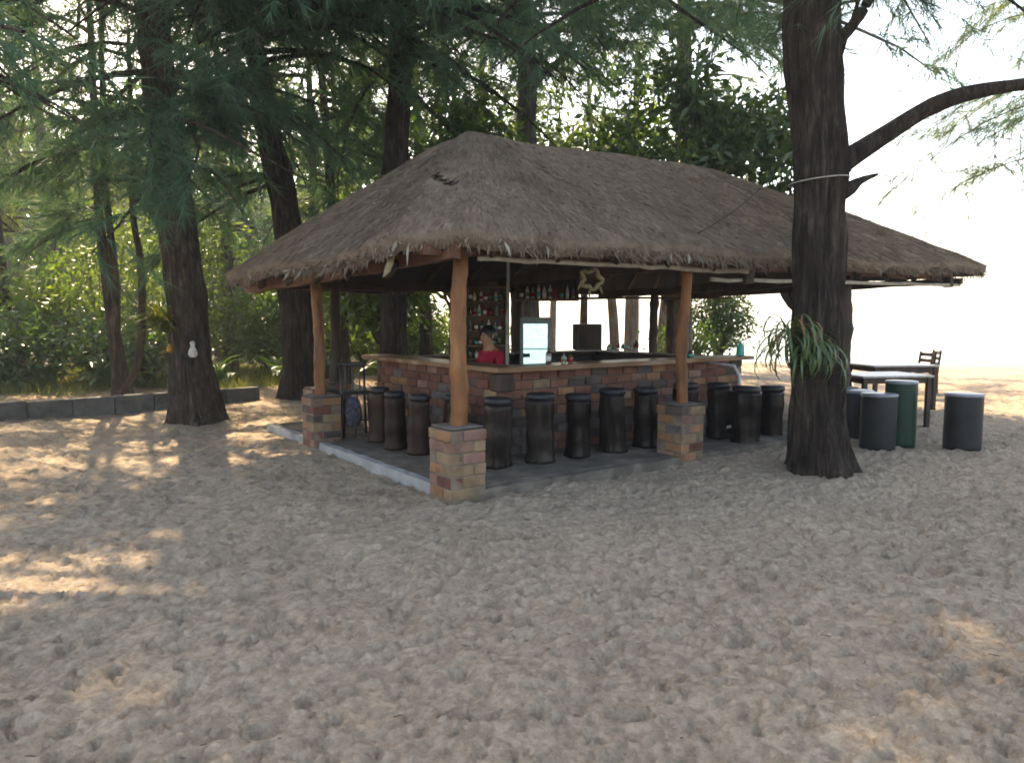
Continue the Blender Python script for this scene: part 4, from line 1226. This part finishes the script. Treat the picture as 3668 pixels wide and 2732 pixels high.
# drinks fridge
fr = empty('drinks_fridge', (.455, 11.5, .06), R(-3))
W2, D2, H2 = .47, .42, 1.54
fm = MB()
fm.box((-W2 / 2 + .02, 0, H2 / 2), (.04, D2, H2)).box((W2 / 2 - .02, 0, H2 / 2), (.04, D2, H2)).box((0, D2 / 2 - .015, H2 / 2), (W2 - .082, .03, H2 - .004))
fm.box((0, -.002, H2 - .045), (W2 - .082, D2 - .034, .088)).box((0, -.002, .08), (W2 - .082, D2 - .034, .16))
fm.build('cabinet', FRIDGE_BODY, fr)
MB().box((0, D2 / 2 - .036, .81), (W2 - .086, .008, 1.30)).build('lit_back', FRIDGE_LIT, fr)
for z in (.45, .75, 1.05): MB().box((0, 0, z), (W2 - .09, D2 - .09, .010)).build('wire_shelf', WHITE, fr)
MB().box((0, -D2 / 2 - .012, .81), (W2 - .10, .008, 1.26)).build('door_glass', GLASSM, fr)
dm = MB()
dm.box((-W2 / 2 + .025, -D2 / 2 - .014, .81), (.05, .024, 1.36)).box((W2 / 2 - .025, -D2 / 2 - .014, .81), (.05, .024, 1.36)).box((0, -D2 / 2 - .014, 1.465), (W2 - .102, .024, .05)).box((0, -D2 / 2 - .014, .155), (W2 - .102, .024, .05))
dm.build('door_frame', FRIDGE_BODY, fr)
tag(fr, 'upright drinks fridge with a lit pale blue glass door', 'fridge')
for z in (.455,):
    for i in range(5):
        c_, s_ = math.cos(R(-3)), math.sin(R(-3)); x = -.15 + i * .075; y = -.06
        bottle((.455 + x * c_ - y * s_, 11.5 + x * s_ + y * c_, .06 + z + .006), .19, .026, BOTTLES[(i + int(z * 10)) % 3 + (2 if i == 3 else 0)], '%s cold bottle from the left inside the lit drinks fridge' % ORD[i], 'bottles in the fridge', seed=i)
# dark speaker box on the rear counter
bx = empty('speaker_box', (1.28, 11.72, 1.085), R(8))
MB().box((0, 0, .205), (.42, .26, .41), bev=.012).build('cabinet', BLACK, bx)
MB().box((0, -.134, .205), (.36, .01, .35), bev=.004).build('grille', WOOD_DARK, bx)
tag(bx, 'square dark speaker box on the rear counter right of the fridge', 'speaker')
# clutter on the rear counter
rb = random.Random(4)
for i in range(7):
    x = 1.62 + i * .09
    p = (x, 11.72 + .10 * i - .02 + rb.uniform(-.04, .04), 1.085)
    bottle(p, rb.uniform(.08, .17), rb.uniform(.03, .05), BOTTLES[rb.randrange(4)], '%s jar right of the speaker box on the rear counter' % ORD[i], 'jars on the rear counter', seed=i)
for i, (t, s, h, lab) in enumerate([(1.95, 1.12, .20, 'dark bottle on the counter below the fridge'), (2.15, 1.08, .12, 'small glass jar on the counter below the fridge'), (2.3, 1.14, .10, 'short jar on the counter right of the dark bottle'), (4.35, 1.05, .10, 'small jar on the counter right of the second front post')]):
    bottle(W(t, s, 1.058), h, .032, BOTTLES[(3, 2, 0, 3)[i]], lab, None, seed=i)
tl = MB().lathe([(.055, 0), (.06, .01), (.055, .13), (.03, .16), (.016, .17), (.016, .20)], n=16).build('soap_bottle', TEAL, None, True, loc=W(5.38, 1.02, 1.058))
MB().tube([(0, 0, .20), (0, 0, .23), (-.05, 0, .225)], .008, 6).build('pump', TEAL, tl, True)
tag(tl, 'teal plastic pump bottle at the right end of the counter', 'bottle')
pp = MB().tube([W(4.52, .90, 1.0), W(4.50, .45, .97), W(4.46, .34, .86), W(4.45, .30, .6), W(4.45, .30, .38), W(4.42, .30, .28), W(4.34, .31, .22), W(4.22, .33, .21)], .020, 10).build('drain_pipe', PIPE, None, True)
tag(pp, 'pale bent drain pipe hanging below the right end of the counter', 'pipe')

# dried star garland under the white pole
st = MB()
pts = []
rg = random.Random(2)
for i in range(21):
    a = 2 * math.pi * i / 20
    r = .10 * (1 + .20 * math.cos(5 * a + .4)) * rg.uniform(.88, 1.12)
    pts.append((r * math.cos(a), rg.uniform(-.012, .012), r * math.sin(a) * .92))
st.tube(pts, [.021 * rg.uniform(.75, 1.25) for _ in pts], 9, jit=.2, seed=3)
st.tube([(0, 0, .10), (0, 0, .16)], .004, 5)
for a in (200, 262, 320):
    st.tube([(.12 * math.cos(R(a)), 0, .11 * math.sin(R(a))), (.15 * math.cos(R(a)) , -.01, .13 * math.sin(R(a)) - .06)], [.016, .006], 7)
tag(st.build('star_wreath', YELLOWISH, None, True, loc=(.85, 7.45, 1.975), rot=(0, 0, R(12))), 'yellowish star shaped wreath hanging under the pale pole', 'wreath')
dl = MB()
dl.add([(0, 0, 0), (.05, .01, -.10), (.055, -.01, -.20), (.0, 0, -.30), (-.04, .015, -.18), (-.03, -.01, -.08), (.01, .035, -.15)], [(0, 1, 6, 5), (1, 2, 6), (2, 3, 6), (3, 4, 6), (4, 5, 6)])
o = dl.build('dry_leaf', DRIED, None, True, loc=W(-.50, .22, 2.14), rot=(0, R(28), R(-20)))
o.scale = (.75, .75, .75)
md = o.modifiers.new('thick', 'SOLIDIFY'); md.thickness = .006
tag(o, 'pale dry palm leaf scrap hanging from the front left eave', 'leaf')

# ------------------------------------------------------------------ tables and chairs on the beach
def table(loc, rz, w_, d_, h, label, group):
    r = empty('beach_table', loc, rz)
    for i in range(5):
        MB().box((0, -d_ / 2 + d_ * (i + .5) / 5, h - .015), (w_, d_ / 5 - .008, .03), bev=.004).build('plank', TABLETOP, r)
    fm = MB()
    fm.box((0, -d_ / 2 + .05, h - .075), (w_ - .1, .03, .085)).box((0, d_ / 2 - .05, h - .075), (w_ - .1, .03, .085)).box((-w_ / 2 + .06, 0, h - .075), (.03, d_ - .14, .085)).box((w_ / 2 - .06, 0, h - .075), (.03, d_ - .14, .085))
    fm.build('apron', WOOD_DARK, r)
    for x in (-1, 1):
        for y in (-1, 1):
            MB().box((x * (w_ / 2 - .06), y * (d_ / 2 - .05), (h - .034) / 2 - .02), (.06, .06, h + .006)).build('leg', WOOD_DARK, r)
    return tag(r, label, 'table', group)
table((5.72, 11.25, 0), R(8), 1.15, .85, .74, 'pale topped wooden table behind the tall green drum', 'wooden tables on the sand')
table((6.95, 13.3, 0), R(8), 1.25, .85, .76, 'second pale topped table further back on the sand', 'wooden tables on the sand')
def chair(loc, rz, label):
    r = empty('wooden_chair', loc, rz)
    for x in (-.2, .2):
        MB().box((x, -.2, .22), (.045, .045, .44)).build('leg', WOOD_DARK, r)
        MB().tube([(x, .21, 0), (x, .20, .45), (x, .26, .92)], [.027, .027, .022], 8).build('leg', WOOD_DARK, r)
    MB().box((0, 0, .455), (.46, .46, .04), bev=.01).build('seat', WOOD_DARK, r)
    for z in (.62, .74, .86): MB().box((0, .225 + (z - .45) * .11, z), (.38, .022, .075), bev=.005).build('back_slat', WOOD_DARK, r)
    return tag(r, label, 'chair', 'wooden chairs at the beach tables')
chair((8.35, 15.0, -.02), R(-78), 'wooden chair close beside the second table')
chair((9.0, 15.9, -.02), R(-100), 'wooden chair furthest right beyond the tables')
# low deck chair on the open beach
dk = empty('deck_chair', (7.6, 16.8, -.02), R(70))
for y in (-.26, .26):
    MB().tube([(-.5, y, .05), (.35, y, .36), (.75, y, .78)], .02, 6).build('side_rail', WOOD_GREY, dk)
    MB().tube([(.5, y * .9, .0), (-.1, y * .9, .30)], .02, 6).build('leg', WOOD_GREY, dk)
MB().add([(-.45, -.25, .085), (-.45, .25, .085), (.1, .25, .22), (.1, -.25, .22), (.35, .25, .345), (.35, -.25, .345), (.74, .25, .765), (.74, -.25, .765)], [(0, 1, 2, 3), (3, 2, 4, 5), (5, 4, 6, 7)]).build('canvas', FABRIC, dk, True)
tag(dk, 'low deck chair on the bright beach behind the tables', 'chair')

# ------------------------------------------------------------------ plants with strap leaves
def strap_mesh(L, w_, droop, seed, mat, name='leaf', lift=.6):
    rr = random.Random(seed); n = 8; vs = []; fs = []
    tw = rr.uniform(-.3, .3)
    ang = lift; x = z = 0.0
    for i in range(n + 1):
        f = i / n
        ww = w_ * (math.sin(math.pi * min(1, .18 + f * .82)) ** .7) * .5 if i < n else .001
        c_, s_ = math.cos(tw * f), math.sin(tw * f)
        vs += [(x, -ww * c_, z - ww * s_ + ww * .35), (x, 0, z), (x, ww * c_, z + ww * s_ + ww * .35)]
        x += math.cos(ang) * L / n; z += math.sin(ang) * L / n
        ang -= droop / n * (1 + f)
    for i in range(n):
        a = i * 3
        fs += [(a, a + 1, a + 4, a + 3), (a + 1, a + 2, a + 5, a + 4)]
    return MB().add(vs, fs).build(name, mat, None, True)
def tuft(name, loc, label, cat, srcs, count, az0, az1, tilt, scale, seed, group=None, jitter=.05):
    rr = random.Random(seed); root = empty(name, loc)
    for i in range(count):
        o = srcs[i % len(srcs)].copy(); COL.objects.link(o); o.parent = root; o.name = 'leaf'
        k = rr.uniform(*scale)
        o.location = (rr.uniform(-jitter, jitter), rr.uniform(-jitter, jitter), rr.uniform(-jitter, jitter))
        o.rotation_euler = (rr.uniform(-.25, .25), rr.uniform(*tilt), R(rr.uniform(az0, az1)))
        o.scale = (k, k, k)
    return tag(root, label, cat, group)
DEADLEAF = plain('dead_leaf_brown', (.16, .10, .05), .8, .2)
sr = [strap_mesh(.62, .024, 2.0 + .25 * i, i, STRAP if i < 6 else DEADLEAF, lift=.3 + .1 * i) for i in range(7)]
tuft('strap_leaf_orchid', (2.90, 7.50, 1.40), 'tuft of long drooping strap leaves growing on the big foreground trunk', 'plant', sr, 90, 140, 330, (-.55, .7), (.7, 1.2), 1, jitter=.12)
sr2 = [strap_mesh(.5, .022, 2.0 + .2 * i, i + 10, STRAP if i < 5 else DEADLEAF, lift=.2 + .1 * i) for i in range(6)]
tuft('strap_leaf_orchid', (3.08, 7.45, 1.32), 'smaller drooping leaf tuft on the front of the big trunk', 'plant', sr2, 46, 215, 345, (-.3, .7), (.7, 1.2), 2, jitter=.10)
FERN = leafmat('fern_olive', (.05, .065, .012), (.12, .13, .03), .35, .5)
sr3 = [strap_mesh(.42, .035, 1.2, i + 20, FERN, lift=.9) for i in range(4)]
tuft('fern', (-5.26, 11.38, 1.42), 'olive fern tuft growing on the left side of the leaning trunk', 'fern', sr3, 60, 110, 330, (-.7, .5), (.8, 1.5), 3, jitter=.10)
LILY = leafmat('lily_green', (.035, .08, .025), (.085, .145, .045), .32, .4, (1.3, 1.4, .5), spec=.35)
sr4 = [strap_mesh(.8, .16, 1.3, i + 30, LILY, lift=1.15) for i in range(5)]
PL = [(-9.5, 17.3, 'broad leaved lily left of the slender stems'), (-8.9, 16.6, 'broad leaved lily behind the slender stems at left'), (-7.4, 17.4, 'broad leaved lily just right of the slender stems'), (-6.6, 17.0, 'broad leaved lily left of the leaning fern trunk'),
      (-5.7, 18.2, 'broad leaved lily right of the leaning fern trunk'), (-5.0, 17.6, 'broad leaved lily between the leaning trunk and the thick trunk'), (-4.6, 18.8, 'broad leaved lily left of the thick dark trunk'), (-2.95, 18.4, 'broad leaved lily seen under the roof left of the dark trunk'), (-10.4, 16.6, 'broad leaved lily at the grass edge')]
for i, (x, y, lab) in enumerate(PL):
    tuft('lily_plant', (x, y, .0), lab, 'plant', sr4, 15, 0, 360, (-.55, .35), (.75, 1.3), 50 + i, 'broad leaved lilies behind the wall', .08)
for o in sr + sr2 + sr3 + sr4: bpy.data.objects.remove(o)

# ornament and fungus on the leaning trunk, cord on the big trunk
ORN_WHITE = noisy('chalky_white', [(.30, .29, .27), (.62, .60, .57)], 18, .8, 4, bs=.4, bd=.01)
orn = empty('white_ornament', (-4.83, 11.385, .98))
MB().lathe([(.02, 0), (.05, .02), (.060, .06), (.056, .11), (.040, .155), (.036, .19), (.044, .215), (.034, .245), (.01, .255)], n=16, wob=lambda a, z: 1 + .18 * math.sin(2 * a + z * 20) + .08 * math.sin(5 * a + z * 31)).build('body', ORN_WHITE, orn, True)
MB().tube([(0, 0, .25), (.01, .0, .29), (0, .02, .32), (-.008, .05, .34)], .006, 6).build('hook', WOOD_DARK, orn, True)
tag(orn, 'small white ornament hung on the front of the leaning trunk', 'ornament')
fg = MB().lathe([(.015, 0), (.05, .02), (.062, .045), (.045, .09), (.015, .14)], n=14, wob=lambda a, z: 1 + .15 * math.sin(3 * a)).build('bracket_fungus', ORANGE_TAG, None, True, loc=(-5.22, 11.47, 1.05))
tag(fg, 'orange yellow lump on the left side of the leaning trunk', 'fungus')
pts = []
for i in range(25):
    a = 2 * math.pi * i / 24
    pts.append((3.20 + .292 * math.cos(a), 7.72 + .292 * math.sin(a), 2.985 + .03 * math.cos(a)))
tag(MB().tube(pts, .006, 6, caps=False).build('cord', WOOD_GREY, None, True), 'pale cord tied around the big foreground trunk', 'cord')
cb = []
a_, b_ = Vector((2.02, 7.9, 2.48)), Vector((2.93, 7.62, 3.3))
for i in range(12):
    f = i / 11; p = a_.lerp(b_, f); p.z -= .10 * math.sin(math.pi * f); cb.append(p)
tag(MB().tube(cb, .006, 5).build('cable', BLACK, None, True), 'thin dark cable running from the roof to the big trunk', 'cable')

# ------------------------------------------------------------------ the person behind the counter
def person(loc, rz):
    J = {  # seated, head bowed a little towards the left hand side
        'pel': ((0, 0, .62), .145), 'sp1': ((0, .01, .76), .135), 'sp2': ((0, .0, .92), .150), 'sp3': ((0, -.01, 1.05), .135), 'nk': ((0, -.03, 1.14), .055), 'hd0': ((0, -.05, 1.21), .078), 'hd1': ((0, -.06, 1.29), .098), 'hd2': ((0, -.05, 1.37), .072),
        'shl': ((-.17, .0, 1.055), .068), 'ell': ((-.25, -.05, .80), .046), 'wrl': ((-.14, -.26, .80), .033), 'hal': ((-.10, -.33, .80), .034),
        'shr': ((.17, .0, 1.055), .068), 'elr': ((.26, -.04, .80), .046), 'wrr': ((.16, -.26, .80), .033), 'har': ((.12, -.33, .80), .034),
        'hil': ((-.10, -.03, .58), .10), 'knl': ((-.13, -.42, .58), .072), 'anl': ((-.13, -.42, .14), .048), 'tol': ((-.13, -.56, .10), .04),
        'hir': ((.10, -.03, .58), .10), 'knr': ((.13, -.42, .58), .072), 'anr': ((.13, -.42, .14), .048), 'tor': ((.13, -.56, .10), .04)}
    for sgn, sd in ((-1, 'l'), (1, 'r')):      # five fingers on each hand
        hx = sgn * .12
        for q, (dx, ln) in enumerate(((-.028, .070), (-.010, .080), (.010, .076), (.027, .062))):
            J['f%s%d' % (sd, q)] = ((hx * .8 + dx, -.37, .795), .011)
            J['g%s%d' % (sd, q)] = ((hx * .8 + dx * 1.1, -.37 - ln, .775), .008)
        J['t%s' % sd] = ((hx * .8 - sgn * .045, -.345, .79), .012)
        J['u%s' % sd] = ((hx * .8 - sgn * .06, -.385, .782), .009)
    E_ = [('pel', 'sp1'), ('sp1', 'sp2'), ('sp2', 'sp3'), ('sp3', 'nk'), ('nk', 'hd0'), ('hd0', 'hd1'), ('hd1', 'hd2'), ('sp3', 'shl'), ('shl', 'ell'), ('ell', 'wrl'), ('wrl', 'hal'), ('sp3', 'shr'), ('shr', 'elr'), ('elr', 'wrr'), ('wrr', 'har'),
          ('pel', 'hil'), ('hil', 'knl'), ('knl', 'anl'), ('anl', 'tol'), ('pel', 'hir'), ('hir', 'knr'), ('knr', 'anr'), ('anr', 'tor')]
    for sd in 'lr':
        for q in range(4): E_ += [('ha' + sd, 'f%s%d' % (sd, q)), ('f%s%d' % (sd, q), 'g%s%d' % (sd, q))]
        E_ += [('ha' + sd, 't' + sd), ('t' + sd, 'u' + sd)]
    keys = list(J)
    me = bpy.data.meshes.new('person')
    me.from_pydata([J[k_][0] for k_ in keys], [(keys.index(a), keys.index(b)) for a, b in E_], [])
    o = bpy.data.objects.new('person', me); COL.objects.link(o)
    o.modifiers.new('skin', 'SKIN'); sub = o.modifiers.new('sub', 'SUBSURF'); sub.levels = sub.render_levels = 2
    for v_, k_ in zip(me.skin_vertices[0].data, keys): v_.radius = (J[k_][1], J[k_][1])
    me.skin_vertices[0].data[0].use_root = True
    bpy.context.view_layer.update()
    dg = bpy.context.evaluated_depsgraph_get()
    m2 = bpy.data.meshes.new_from_object(o.evaluated_get(dg))
    bpy.data.objects.remove(o)
    m2.materials.clear()
    for m_ in (SKIN, SHIRT, TROUSER): m2.materials.append(m_)
    for p in m2.polygons:
        c = p.center; p.use_smooth = True
        if c.z < .66 and not (c.y < -.25 and c.z > .72): p.material_index = 2 if c.z > .12 else 0
        elif c.z < 1.115 and c.y > -.14: p.material_index = 1
        else: p.material_index = 0
    b = bpy.data.objects.new('person', m2); COL.objects.link(b)
    b.location = loc; b.rotation_euler = (0, 0, rz)
    # hair: a cap over the crown and back of the head, gathered behind
    hv = MB(); n = 18; vs = []; fs = []
    for i in range(9):
        for q in range(n):
            ph = math.pi * .70 * i / 8; a = 2 * math.pi * q / n
            front = max(0, -math.sin(a))
            ph *= 1 - .42 * front
            rr_ = .118
            vs.append((rr_ * .93 * math.sin(ph) * math.cos(a), -.045 + rr_ * 1.05 * math.sin(ph) * math.sin(a), 1.315 + rr_ * 1.08 * math.cos(ph)))
    for i in range(8):
        for q in range(n): fs.append((i * n + q, (i + 1) * n + q, (i + 1) * n + (q + 1) % n, i * n + (q + 1) % n))
    hv.add(vs, fs)
    hv.lathe([(.005, -.05), (.04, -.03), (.048, .0), (.035, .03), (.005, .045)], c=(0, .07, 1.27), n=12)
    hv.build('hair', HAIR, b, True)
    fc = MB()
    for x in (-.034, .034): fc.lathe([(.004, -.006), (.012, -.004), (.012, .004), (.004, .006)], c=(x, -.146, 1.30), n=8)
    fc.build('eyes', HAIR, b)
    MB().add([(0, -.150, 1.31), (-.016, -.148, 1.262), (.016, -.148, 1.262), (0, -.176, 1.268)], [(0, 1, 3), (0, 3, 2), (1, 2, 3)]).build('nose', SKIN, b, True)
    MB().tube([(-.024, -.142, 1.238), (0, -.150, 1.236), (.024, -.142, 1.238)], [.004, .007, .004], 6).build('mouth', SHIRT, b, True)
    for x in (-.098, .098): MB().lathe([(.006, -.028), (.014, -.01), (.016, .012), (.006, .03)], c=(x, -.05, 1.285), n=8).build('ear', SKIN, b, True)
    return tag(b, 'person in a red shirt sitting behind the counter with head lowered', 'person')
person((-.20, 9.62, .06), R(-50))
sb = log_stool((-.20, 9.64, .06), .50, .15, 31, STOOL_BROWN, 'low log stool under the person in the red shirt', None)

# ------------------------------------------------------------------ litter on the sand
rng = np.random.default_rng(12)
n = 1100
lx = rng.uniform(-7, 8, n); ly = rng.uniform(2, 13, n)
P = np.stack([lx, ly, ground_z(lx, ly) + .006], -1)
a = rng.uniform(0, 6.283, n)
D = np.stack([np.cos(a), np.sin(a), rng.normal(0, .06, n)], -1)
paths = P[:, None, :] + D[:, None, :] * (np.linspace(0, 1, 3)[None] * rng.uniform(.008, .05, (n, 1)) ** 1.0)[..., None]
V, F = tubes_np(paths, np.full((n, 3), .0016), 4)
tag(np_mesh('fallen_twigs', V, F, TWIG), 'small twigs and needles scattered over the sand', 'twigs', kind='stuff')

# ------------------------------------------------------------------ the bright sea air
hz = MB().box((0, 300, 12), (1500, 1300, 34)).build('haze', None)
hz.data.materials.clear()
m = bpy.data.materials.new('sea_haze'); m.use_nodes = True
t = m.node_tree
t.nodes.remove(t.nodes['Principled BSDF'])
pv = t.nodes.new('ShaderNodeVolumePrincipled')
pv.inputs['Color'].default_value = (.95, .97, 1, 1)
pv.inputs['Density'].default_value = HAZE
pv.inputs['Anisotropy'].default_value = .3
t.links.new(pv.outputs[0], t.nodes['Material Output'].inputs['Volume'])
hz.data.materials.append(m)
tag(hz, 'bright hazy air over the beach', 'haze', kind='stuff')
